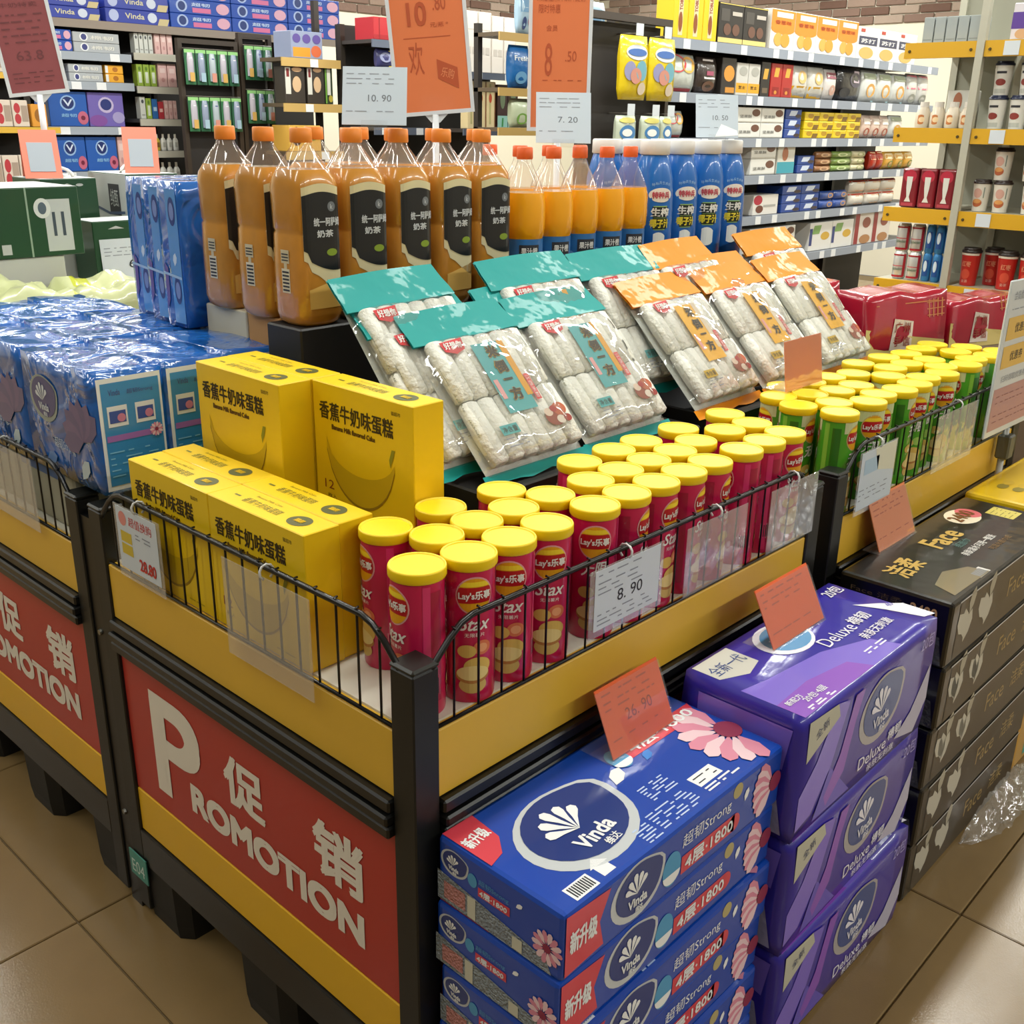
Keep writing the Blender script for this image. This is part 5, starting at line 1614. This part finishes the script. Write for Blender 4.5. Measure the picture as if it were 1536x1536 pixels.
SN = [
 (1.885, [('yellow_bar', 5.19, 0.147, 0.30, 3, 1), ('black_choc', 5.642, 0.269, 0.216, 2, 1), ('orange_bisc', 6.225, 0.289, 0.228, 4, 1), ('navy_bisc', 7.387, 0.32, 0.205, 3, 1)]),
 (1.608, [('red_snack', 5.187, 0.276, 0.2, 1, 1), ('dark_snack', 5.485, 0.209, 0.195, 1, 1), ('cheese_black', 5.716, 0.158, 0.203, 1, 1), ('cheese_white', 5.88, 0.136, 0.182, 2, 1), ('wafer_black', 6.161, 0.112, 0.201, 1, 1), ('wafer_red', 6.281, 0.137, 0.197, 2, 1), ('yellow_pouch', 6.557, 0.223, 0.2, 2, 1), ('white_pouch', 7.007, 0.171, 0.194, 1, 1), ('black_pouch', 7.182, 0.365, 0.22, 1, 1), ('cream_pouch', 7.552, 0.247, 0.21, 3, 1), ('pink_pouch', 8.296, 0.201, 0.22, 2, 1)]),
 (1.363, [('red_snack', 5.201, 0.178, 0.145, 1, 1), ('white_carton', 5.927, 0.283, 0.09, 2, 2), ('blue_cookie', 6.509, 0.21, 0.059, 1, 3), ('yellow_biscuit', 6.763, 0.205, 0.055, 4, 3), ('pink_sachet', 7.625, 0.151, 0.16, 3, 1), ('cream_pouch', 8.082, 0.235, 0.165, 1, 1)]),
 (1.139, [('white_carton', 6.129, 0.308, 0.098, 1, 2), ('teal_carton', 6.457, 0.229, 0.18, 1, 1), ('blue_cookie', 6.727, 0.232, 0.056, 1, 2), ('brown_roll', 6.996, 0.234, 0.045, 1, 3), ('green_roll', 7.232, 0.303, 0.045, 1, 3), ('cream_roll', 7.537, 0.215, 0.045, 1, 3), ('red_sachet', 7.833, 0.113, 0.133, 2, 1), ('orange_sachet', 8.06, 0.177, 0.128, 3, 1)]),
 (.886, [('red_carton', 6.208, 0.316, 0.127, 1, 1), ('blue_cookie', 6.567, 0.257, 0.058, 2, 3), ('blue_packet', 7.117, 0.206, 0.061, 2, 2), ('orange_packet', 7.566, 0.261, 0.093, 3, 2)]),
 (.60, [('milk_carton', 7.007, 0.335, 0.197, 2, 1), ('brown_carton', 7.7, 0.306, 0.234, 2, 1)])]
def fill(y, z, items, where, dmax=.2):
    tot = {}
    for it in items: tot[it[0]] = tot.get(it[0], 0) + it[4]
    seen = {}
    for kind, x, w, h, n, t in items:
        for i in range(n):
            k = seen.get(kind, 0); seen[kind] = k + 1
            for j in range(t):
                wh = ' ' + where + ordinals(tot[kind])[k]
                if t == 2: wh += [', lower', ', upper'][j]
                if t == 3: wh += [', bottom', ', mid tier', ', top tier'][j]
                d = min(dmax, max(.06, w * .8))
                if K[kind][2] == 'pouch': d = min(d, .075 if h > .07 else .05)
                goods(kind, x + i * w + .003, y + .012, z + j * (h + .0006), w - .006, d, h - .001, where=wh)
SNW = {1.885: 'on the top snack shelf', 1.608: 'on the second snack shelf', 1.363: 'on the third snack shelf', 1.139: 'on the fourth snack shelf', .886: 'on the fifth snack shelf', .60: 'on the lowest snack shelf'}
for z, items in SN: fill(3.68, z, items, SNW[z])

# hook panel with hanging sweets at the left end of the snack shelf
hp = thing('hook_panel', 'dark hook panel with yellow sweets bags at the end of the snack shelf', 'shelf', (4.42, 3.66, 0))
hm = mat('#3a312a', .45)
for ux in (4.42, 5.12): MB().box(ux, ux + .03, 3.66, 3.70, 0, 1.93, hm).build('upright', hp, world=True)
MB().box(4.42, 5.15, 3.66, 3.70, 1.93, 1.965, hm).build('top_bar', hp, world=True)
MB().box(4.455, 5.12, 3.72, 3.75, 0, 1.925, mat('#2a2522', .6)).build('back_panel', hp, world=True)
for hx, hz in ((4.74, 1.872), (4.99, 1.872), (4.70, 1.487), (4.92, 1.487), (5.06, 1.487)):
    hk = MB().tube([(hx, 3.72, hz), (hx, 3.58, hz), (hx, 3.575, hz + .012)], .004, mat('#77716a', .4), 6).build('hook', hp, world=True)
    MB().box(hx - .03, hx + .03, 3.571, 3.574, hz - .012, hz + .045, PAPER).build('price_tag', hk, world=True)
def hang_bag(x, z, w, h, col, prints, label, group):
    m = mat(col, .3, coat=.7, bump=.35, bscale=22)
    q = MB()
    def fn(p):
        k = 2 * p.z / h - 1
        return (p.x * (1 - .05 * k ** 6 + .02 * math.sin(40 * p.z)), p.y * (1 - .92 * abs(k) ** 3) * (1 - .6 * abs(2 * p.x / w) ** 4), p.z)
    q.puff(w, .05, h, m, 5, fn)
    def bl(v):
        k = 2 * v.y / h - 1
        return (v.x, -.025 * (1 - .92 * abs(k) ** 3) * (1 - .6 * abs(2 * v.x / w) ** 4) - .002 - v.z, v.y)
    for i, (u0, v0, u1, v1, c) in enumerate(prints):
        q.ell((u0 + u1 - 1) / 2 * w, (v0 + v1) / 2 * h, (u1 - u0) / 2 * w, (v1 - v0) / 2 * h, mat(c, .4), z=.0006 * i, fn=bl, n=8)
    o = q.build('sweets_bag', loc=(x, 3.61, z))
    return tag(o, label, 'sweets bag', group)
yp = [(.15, .62, .95, .86, '#c9d2d8'), (.2, .68, .9, .8, '#3a64a8'), (.1, .3, .5, .6, '#8f8fb4'), (.5, .3, .92, .62, '#6aa4b4'), (.3, .25, .7, .5, '#c88a7a'), (.6, .08, .9, .28, '#d8c9b4')]
hang_bag(4.74, 1.552, .235, .31, '#ddc216', yp, 'yellow hanging sweets bag, left of the two on the upper hooks', 'yellow hanging sweets')
hang_bag(4.99, 1.552, .235, .31, '#ddc216', yp, 'yellow hanging sweets bag, right of the two on the upper hooks', 'yellow hanging sweets')
for i, x in enumerate((4.70, 4.92, 5.06)):
    hang_bag(x, 1.285, .17 if i < 2 else .1, .19, '#b9c4b0', [(.1, .35, .9, .75, '#3f7ab0'), (.2, .45, .7, .65, '#dfe4e2'), (.1, .8, .9, .95, '#c9c05a')],
             'pale hanging sweets bag on the lower hooks, ' + ['left', 'middle', 'right'][i], 'pale hanging sweets')

# left back shelf: tissue and hygiene
TSH = gondola('tissue_shelf', 'dark back shelf with blue tissue packs at the left', 3.12, 5.52, 7.0, .42, (2.00,), 2.35, '#8b7f74', '#4a4038', (), .05, True, False)
gondola('tissue_bay', 'bay of the left back shelf with tissue packs on grey rails', 3.12, 3.74, 6.99, .40, (1.81, 1.635, 1.362, 1.085), 1.94, '#9aa3ae', '#4a4a4c', (3.13, 3.72), .05, False, True, TSH)
gondola('hygiene_bay', 'bay of the left back shelf with small care products', 3.76, 4.12, 6.99, .40, (1.825, 1.62, 1.415, 1.21, 1.005), 1.94, '#b5b3a6', '#4a4a4c', (4.10,), .045, False, False, TSH)
LV = {2.0: [('violet_pack', 3.149, 0.425, 0.072, 1, 2), ('violet_pack', 3.606, 0.457, 0.084, 1, 2), ('sea_pack', 4.068, 0.479, 0.09, 3, 3)],
      1.81: [('sea_pack', 3.156, 0.21, 0.063, 1, 2), ('grey_pack', 3.369, 0.317, 0.059, 1, 2)],
      1.635: [('sea_pack', 3.166, 0.116, 0.093, 1, 1), ('grey_pack', 3.315, 0.233, 0.052, 1, 2), ('gold_pack', 3.562, 0.13, 0.053, 1, 2)],
      1.362: [('sea_box', 3.156, 0.26, 0.21, 1, 1), ('lilac_box', 3.418, 0.25, 0.21, 1, 1)],
      1.085: [('sea_box', 3.156, 0.216, 0.215, 2, 1), ('pink_box', 3.592, 0.05, 0.215, 2, 1)],
      1.825: [('white_box', 3.787, 0.034, 0.122, 4, 1), ('pink_box', 3.932, 0.046, 0.128, 3, 1)],
      1.62: [('green_box', 3.782, 0.049, 0.137, 3, 1), ('pink_box', 3.939, 0.07, 0.148, 2, 1)],
      1.415: [('white_box', 3.783, 0.044, 0.139, 1, 1), ('green_box', 3.827, 0.044, 0.131, 1, 1), ('blue_box', 3.871, 0.045, 0.127, 1, 1), ('red_box', 3.916, 0.045, 0.111, 1, 1), ('pink_box', 3.961, 0.033, 0.12, 3, 1)],
      1.21: [('white_bottle', 3.775, 0.049, 0.137, 1, 1), ('blue_bottle', 3.824, 0.05, 0.116, 1, 1), ('yellow_bottle', 3.874, 0.05, 0.108, 1, 1), ('white_bottle', 3.924, 0.046, 0.109, 3, 1)],
      1.005: [('white_bottle', 3.796, 0.052, 0.128, 5, 1)]}
LVW = {2.0: 'on the highest left shelf', 1.81: 'on the left bay, upper rail', 1.635: 'on the left bay, second rail', 1.362: 'on the left bay, third rail', 1.085: 'on the left bay, low rail', 1.825: 'on the hygiene bay, top', 1.62: 'on the hygiene bay, second shelf', 1.415: 'on the hygiene bay, third shelf', 1.21: 'on the hygiene bay, fourth shelf', 1.005: 'on the hygiene bay, fifth shelf'}
for z, items in LV.items(): fill(7.0, z, items, LVW[z])
# dark side unit at the far left edge
g = gondola('corner_shelf', 'dark shelf with yellow rails at the left edge of the view', 2.55, 3.07, 6.7, .4, (1.66, 1.36, 1.0), 2.0, '#c9a23c', '#3a3634', (3.05,), .035, True, False)
K['corner_pack'] = ('red and white packet', 'packet', 'box', '#c9bdb0', [('e', .1, .1, .5, .5, '#a8323a'), ('e', .1, .5, .5, .9, '#a8323a'), ('r', .55, .2, .95, .8, '#9a8a7c')])
K['amber_pack'] = ('amber packet', 'packet', 'box', '#c98a2c', [('e', .2, .2, .8, .8, '#8a5a1c')])
fill(6.7, 1.66, [('corner_pack', 2.60, .1, .12, 4, 1)], 'on the dark corner shelf, upper'); fill(6.7, 1.36, [('corner_pack', 2.60, .1, .15, 3, 1), ('amber_pack', 2.91, .1, .13, 1, 1)], 'on the dark corner shelf, middle'); fill(6.7, 1.0, [('corner_pack', 2.60, .1, .2, 4, 1)], 'on the dark corner shelf, low')

# toothbrush hook frames
def hook_frame(x0, x1, y, top, label, rows, group, lab):
    root = thing('toothbrush_rack', label, 'rack', (x0, y, 0))
    fm = mat('#33291f', .45)
    for ux in (x0, x1 - .03): MB().box(ux, ux + .03, y, y + .035, 0, top, fm).build('upright', root, world=True)
    MB().box(x0 + .03, x1 - .03, y, y + .035, top - .03, top, fm).build('top_bar', root, world=True)
    MB().box(x0 + .03, x1 - .03, y + .06, y + .09, 0, top - .03, mat('#231f1c', .6)).build('back_panel', root, world=True)
    bars = []
    for z, n, w in rows:
        b = MB().tube([(x0 + .02, y - .02, z + .005), (x1 - .02, y - .02, z + .005)], .004, mat('#5c564c', .4), 6).build('hook_bar', root, world=True)
        for i in range(n):
            cx = x0 + .02 + (x1 - x0 - .04) * (i + .5) / n
            h = .215
            q = MB()
            q.bevbox(-w / 2, w / 2, -.004, .004, -h, 0, mat(['#2f6a44', '#24583c', '#2f6a44'][i % 3], .4, coat=.4), r=.002)
            q.loft([(-.19, w * .30, .010, 4), (-.14, w * .32, .014, 3), (-.06, w * .32, .014, 3), (-.02, w * .24, .006, 3)], mat(['#b4b0bc', '#8c98b0', '#a8b4bc'][i % 3], .25, coat=.8), 8, T=Matrix.Translation((0, -.006, 0)))
            q.rect(-w * .2, -h + .02, w * .25, -h + .075, mat(['#c9a25a', '#9cb8c8', '#c98a7a'][i % 3], .4), T=frame((0, -.0215, 0), (1, 0, 0), (0, -1, 0)))
            q.box(-w * .12, w * .12, -.019, -.0165, -.17, -.05, mat(['#d8d4dc', '#4a4f8a', '#cfd8dc'][(i + n) % 3], .4))
            q.rect(-w / 2, -.022, w / 2, -.001, mat('#8cc07a', .4), T=frame((0, -.0046, 0), (1, 0, 0), (0, -1, 0)))
            o = q.build('toothbrush_pack', loc=(cx, y - .026, z))
            tag(o, lab + ', %s row, %s from left' % ('upper' if z == rows[0][0] else 'lower', ORD[i]), 'toothbrush', group)
hook_frame(3.90, 4.35, 6.66, 1.91, 'dark toothbrush rack beside the hygiene shelf', ((1.845, 5, .075), (1.555, 5, .075)), 'green toothbrush packs left', 'carded toothbrush pack beside the hygiene shelf')
hook_frame(4.36, 4.625, 6.66, 1.97, 'dark toothbrush rack behind the second tea bottle', ((1.89, 3, .07), (1.61, 3, .07)), 'green toothbrush packs right', 'carded toothbrush pack left of the tan shelf')

# tan shelf with boxed food
gondola('food_shelf', 'dark framed shelf with tan rails left of the white 10.90 card', 4.44, 4.93, 6.3, .24, (1.815, 1.53, 1.22), 2.2, '#c0a060', '#5a4c3a', (4.90,), .055, False)
fill(6.3, 1.815, [('jelly_box', 4.535, 0.265, 0.169, 1, 1)], 'on the tan shelf')
fill(6.3, 1.53, [('noodle_box', 4.47, 0.17, 0.23, 1, 1), ('noodle_box', 4.652, 0.150, 0.233, 1, 1), ('green_noodle_box', 4.804, 0.07, 0.236, 1, 1)], 'on the tan shelf', .12)
fill(6.3, 1.22, [('yellow_gift_box', 4.483, 0.27, 0.17, 1, 1)], 'on the lowest tan shelf')
# gift shelf behind the posters
gondola('gift_shelf', 'dark gift shelf behind the orange posters', 4.97, 6.0, 6.0, .36, (1.945, 1.765, 1.385, 1.0), 2.05, '#5c6474', '#3a3430', (4.98, 5.98), .05, True)
fill(6.0, 1.945, [('red_gift_box', 5.0, 0.40, 0.142, 1, 1)], 'left of the 10.80 poster')
K['navy_bag'] = ('navy snack bag', 'snack bag', 'pouch', '#3a3c6c', [('e', .1, .3, .8, .8, '#8a8fb0'), ('r', .7, .1, .95, .9, '#d8c92c')])
K['lime_bag'] = ('lime snack bag', 'snack bag', 'pouch', '#a9b428', [('e', .1, .3, .8, .8, '#7a8a1c'), ('r', .7, .1, .95, .9, '#e0d22c')])
fill(6.0, 1.765, [('navy_bag', 5.04, .15, .13, 1, 1), ('lime_bag', 5.2, .17, .13, 1, 1)], 'on the gift shelf above the 10.90 card')
gondola('wine_shelf', 'dark shelf with tall white gift boxes right of the 10.80 poster', 5.44, 6.05, 5.6, .33, (1.755, 1.385), 1.80, '#5c6474', '#3a3430', (), .045, True)
fill(5.6, 1.755, [('white_tall_box', 5.473, 0.131, 0.386, 2, 1), ('white_tall_box', 5.736, 0.124, 0.37, 2, 1)], 'right of the 10.80 poster', .1)
fill(5.6, 1.385, [('cream_tall_box', 5.499, 0.094, 0.315, 3, 1)], 'below the white gift boxes', .1)
K['dark_gift_bag'] = ('dark patterned gift bag', 'gift bag', 'box', '#3a2420', [('e', .25, .45, .75, .95, '#6a7a5c'), ('r', 0, .0, 1, .3, '#8fc0b4'), ('p', .4, .05, .6, .25, '#3a8a4c')])
fill(5.6, 1.385, [('dark_gift_bag', 5.80, .11, .30, 2, 1)], 'below the white gift boxes', .1)
gondola('blue_bag_shelf', 'shelf with tan rail and blue snack bags behind the second poster', 5.17, 6.30, 5.0, .22, (1.965, 1.64, 1.40), 2.02, '#c0a060', '#5a4c3a', (5.19,), .05, False, False)
K['blue_bag'] = ('blue laundry bag', 'detergent bag', 'pouch', '#1f66a8', [('t', .5, .7, .7, .12, '#dfe6ea', 'Fresh'), ('e', .2, .1, .8, .4, '#6fa4cc')])
K['pale_bag'] = ('pale blue bag', 'detergent bag', 'pouch', '#9cb8cc', [('r', .1, .5, .9, .8, '#5a8ab0'), ('e', .2, .1, .5, .4, '#3a4a78'), ('e', .6, .2, .9, .4, '#b06a84')])
K['leaf_bag'] = ('white and green bag', 'detergent bag', 'pouch', '#c3cfae', [('e', .2, .1, .8, .5, '#7aa84c')])
fill(5.0, 1.965, [('pale_bag', 5.38, .13, .26, 1, 1), ('pale_bag', 6.03, .24, .25, 1, 1)], 'topping the shelf behind the 8.50 poster')
fill(5.0, 1.64, [('blue_bag', 5.31, .19, .26, 1, 1), ('blue_bag', 5.52, .19, .26, 2, 1), ('blue_bag', 6.03, .13, .26, 1, 1), ('leaf_bag', 6.17, .12, .22, 1, 1)], 'on the shelf behind the 8.50 poster')
fill(5.0, 1.40, [('leaf_bag', 5.33, .18, .18, 2, 1)], 'low behind the 8.50 poster')

# ------------------------------------------------------------------ metal rack at the right
RK = thing('metal_rack', 'grey metal rack with yellow shelf edges at the right edge', 'rack', (4.27, 1.0, 0))
pm = mat('#b9b8a8', .4, .3); ym = mat('#d0a01c', .4)
ys = (1.905, 1.64, .95)
for yy in (1.90, 1.64, .95):
    for xx in ((4.69,) if yy > 1.8 else (4.255, 4.69)):
        MB().box(xx, xx + .028, yy - .014, yy + .014, 0, 2.25, pm).build('post', RK, world=True)
MB().box(4.70, 4.71, .95, 1.9, .3, 1.95, mat('#8f8f80', .6)).build('back_panel', RK, world=True)
for z in (1.742, 1.437, 1.135, .850, .45):
    for a, b in ((1.655, 1.93), (.90, 1.625)):
        sh = MB().box(4.285, 4.70, a, b, z - .02, z - .001, mat('#a9a694', .5)).build('shelf', RK, world=True)
        MB().box(4.262, 4.2845, a, b, z - .055, z - .0, ym).build('yellow_edge', sh, world=True)
        bolt = MB()
        for yy in (a + .02, b - .02): bolt.loft([(0, .006, .006, 2), (.004, .005, .005, 2)], mat('#4a3c14', .4), 8, T=frame((4.2618, yy, z - .03), (0, -1, 0), (-1, 0, 0)))
        bolt.build('bolt', sh, world=True)
        if b < 1.63:
            MB().box(4.2595, 4.2615, 1.50, 1.555, z - .052, z - .004, PAPER).build('price_tag', sh, world=True)
K['grey_box'] = ('grey carton in the row on top of the right rack', 'carton', 'box', '#9aa3a4', [('r', .1, .1, .9, .14, '#808888')])
K['violet_box'] = ('violet and white carton on top of the right rack', 'carton', 'box', '#d4d0d8', [('r', 0, .3, 1, .75, '#5a3c94'), ('e', .2, .02, .8, .3, '#c9a27a'), ('e', .6, .3, .95, .6, '#b0243a')])
def rack_goods(kind, y, z, w, h, d=.1, where=''):
    # front faces -x; local x runs towards -y
    return goods(kind, 4.295, y - .002, z, w - .004, d, h, axis='x', where=where)
for i in range(5): rack_goods('grey_box', 1.884 - .044 * i, 1.7425, .044, .09, where=', %s from left' % ORD[i])
rack_goods('violet_box', 1.556, 1.7425, .084, .123)
def cup(kind):
    C_ = {'navy_cup': ('#d9d9d2', '#1c2440'), 'hot_cup': ('#dcd8cc', '#2a1d1a'), 'red_cup': ('#b8231c', '#2a201c'), 'nut_jar': ('#cfc4b0', '#d8d4cc')}[kind]
    bm_ = mat(C_[0], .4, coat=.2); lm = mat(C_[1], .35)
    h = {'navy_cup': .118, 'hot_cup': .118, 'red_cup': .146, 'nut_jar': .095}[kind]
    r = {'navy_cup': .034, 'hot_cup': .034, 'red_cup': .0375, 'nut_jar': .028}[kind]
    root = thing({'nut_jar': 'snack_jar'}.get(kind, 'drink_cup'), '', 'jar' if kind == 'nut_jar' else 'cup')
    if kind == 'nut_jar':
        b = MB().loft([(0, r * .9, r * .9, 2.5), (.006, r, r, 2.5), (h * .55, r, r, 2.5), (h * .8, r * .6, r * .6, 2)], bm_, 16).build('body', root)
        MB().loft([(h * .8, r * .62, r * .62, 2), (h, r * .6, r * .6, 2)], lm, 14).build('lid', root)
    else:
        b = MB().loft([(0, r * .78, r * .78, 2), (h * .88, r * .97, r * .97, 2)], bm_, 20).build('body', root)
        MB().loft([(h * .87, r * 1.02, r * 1.02, 2), (h * .93, r * 1.03, r * 1.03, 2), (h * .95, r * .9, r * .9, 2), (h, r * .86, r * .86, 2)], lm, 20).build('lid', root)
    q = MB()
    def fn(v):
        rr = r * (.78 + .19 * v.y / (h * .88)) + .0006 + v.z if kind != 'nut_jar' else r + .0006 + v.z
        a = math.pi + v.x / r
        return (rr * math.cos(a), rr * math.sin(a), v.y)
    if kind == 'navy_cup':
        q.rect(-.02, .075, .02, .083, INK, fn=fn, nx=4); q.ell(0, .045, .022, .012, mat('#8a3a34', .4), fn=fn); q.rect(-.028, .006, .028, .022, mat('#b9bcb4', .4), fn=fn, nx=5)
    elif kind == 'hot_cup':
        q.ell(0, .068, .018, .018, mat('#d0a496', .4), fn=fn); q.ell(.0, .032, .023, .015, mat('#b4623e', .4), fn=fn); q.ell(0, .038, .019, .008, mat('#d89a5a', .4), z=.0005, fn=fn)
        q.rect(.024, .05, .028, .09, mat('#7a8a80', .4), fn=fn)
    elif kind == 'red_cup':
        q.rect(-.05, .118, .05, .126, mat('#e0d8c8', .4), fn=fn, nx=8); q.text('红枣', 0, .085, .04, .022, mat('#e08a6a', .4), z=.0004, fn=fn, bold=.02); q.ell(0, .045, .02, .02, mat('#d0503a', .4), fn=fn); q.text('姜茶', 0, .018, .03, .012, mat('#e0b0a0', .4), z=.0004, fn=fn)
    else:
        q.ell(0, .03, .02, .018, mat('#b8703c', .4), fn=fn); q.ell(.004, .03, .012, .01, mat('#e0c8a0', .4), z=.0005, fn=fn)
    q.build('printed_label', b)
    return root
CUPS = {'navy_cup': ([(1.573, 1.4375), (1.495, 1.4375), (1.570, 1.556), (1.475, 1.556), (1.41, 1.4375), (1.32, 1.4375), (1.24, 1.4375)], 'white drink cup with navy lid on the upper right rack shelf'),
        'hot_cup': ([(1.580, 1.1355), (1.503, 1.1355), (1.395, 1.1355), (1.496 + .02, 1.254), (1.41, 1.254), (1.31, 1.1355), (1.23, 1.1355)], 'white drink cup with dark lid on the middle right rack shelf'),
        'red_cup': ([(1.578, .8505), (1.437, .8505), (1.355, .8505), (1.52, .8505), (1.27, .8505), (1.18, .8505)], 'red drink cup with dark lid on the lower right rack shelf'),
        'nut_jar': ([(1.855, 1.4375), (1.796, 1.4375), (1.737, 1.4375), (1.68, 1.4375)], 'small snack jar on the upper left rack shelf')}
CW = {'navy_cup': ['lower tier left', 'lower tier middle', 'upper tier left', 'upper tier right', 'lower tier right', 'farther right', 'farthest right'], 'hot_cup': ['lower tier left', 'lower tier middle', 'lower tier right', 'upper tier left', 'upper tier right', 'farther right', 'farthest right'], 'red_cup': ['left', 'third from left', 'right', 'set back', 'farther right', 'farthest right'], 'nut_jar': ['first from left', 'second from left', 'third from left', 'fourth from left']}
for kind, (pts, lb) in CUPS.items():
    c0 = cup(kind)
    for i, (y, z) in enumerate(pts):
        o = c0 if i == 0 else copy_tree(c0)
        o['group'] = lb
        xx = 4.345
        if kind == 'red_cup' and i == 3: xx = 4.43
        place(o, (xx, y, z), random.uniform(-.2, .2), lb + ', ' + CW[kind][i])
def red_tin():
    root = thing('red_tin', '', 'tin')
    b = MB().bevbox(0, .09, -.068, 0, 0, .150, mat('#7c1220', .35, coat=.4), r=.008, seg=2).build('body', root)
    q = MB(frame((-.0005, 0, 0), (0, -1, 0), (-1, 0, 0)))
    q.ell(.034, .120, .026, .024, mat('#b3243c', .4))
    W_ = mat('#d6d6ce', .4)
    q.poly([(.022, .118), (.046, .118), (.044, .075), (.039, .04), (.047, .022), (.021, .022), (.029, .04), (.024, .075)], W_, z=.0005)
    q.rect(.010, .006, .058, .018, mat('#a83a48', .4))
    q.build('printed_front', b)
    return root
r0 = red_tin()
for i in range(3):
    o = r0 if i == 0 else copy_tree(r0)
    o['group'] = 'red tins on the rack'
    place(o, (4.295, 1.885 - .0735 * i, 1.1355), 0, 'maroon tin with white goblet shape, %s on the rack shelf' % ['left', 'middle', 'right'][i])
def drink_can(kind):
    root = thing('drink_can', '', 'can')
    r = .0275 if kind == 'beer' else .0185
    c = '#d5d6d2' if kind == 'beer' else '#3f86c0'
    b = MB().loft([(0, r * .8, r * .8, 2), (.006, r, r, 2), (.098, r, r, 2), (.110, r * .8, r * .8, 2)], mat(c, .3, .4), 16).build('body', root)
    q = MB()
    def fn(v):
        a = math.pi + v.x / r; rr = r + .0006 + v.z
        return (rr * math.cos(a), rr * math.sin(a), v.y)
    if kind == 'beer':
        q.rect(-.03, .098, .03, .104, mat('#a8202c', .35), fn=lambda v: fn(Vector((v.x, v.y - .006, v.z))), nx=8)
        q.rect(-.03, .006, .03, .014, mat('#a8202c', .35), fn=fn, nx=8); q.rect(-.028, .05, .028, .053, mat('#c04a54', .35), fn=fn, nx=6)
        q.text('Budweiser', 0, .04, .044, .012, mat('#3a6a4c', .4), fn=fn, z=.0004)
        q.rect(.022, .01, .034, .1, mat('#a8202c', .35), z=.0003, fn=fn, nx=3)
    else:
        q.rect(-.008, .02, .012, .085, mat('#1f4f94', .35), fn=fn, nx=4); q.ell(0, .06, .007, .022, mat('#cfe0ea', .35), z=.0004, fn=fn)
    q.build('printed_label', b)
    return root
for kind, ys_, lb in (('beer', (1.858, 1.797), 'white and red beer can on the lower rack shelf'), ('blue', (1.745, 1.705, 1.667), 'slim blue drink can on the lower rack shelf')):
    c0 = drink_can(kind); first = True
    for z in (.8505, .9612):
        for y in ys_:
            o = c0 if first else copy_tree(c0); first = False
            o['group'] = lb
            place(o, (4.33, y, z), 0, lb + ', %s tier, %s from left' % ('lower' if z < .9 else 'upper', ORD[ys_.index(y)]))
# teal bag and floor goods behind the jars
goods('teal_carton', 4.42, 1.80, 1.4375, .10, .08, .14, axis='x', group='teal rack goods')['label'] = 'white and teal pack behind the snack jars on the rack'
# stock on the two low shelves of the snack run that shows behind the noodle bags
fill(3.68, .60, [('white_carton', 6.2, .3, .1, 2, 2)], 'on the lowest snack shelf')
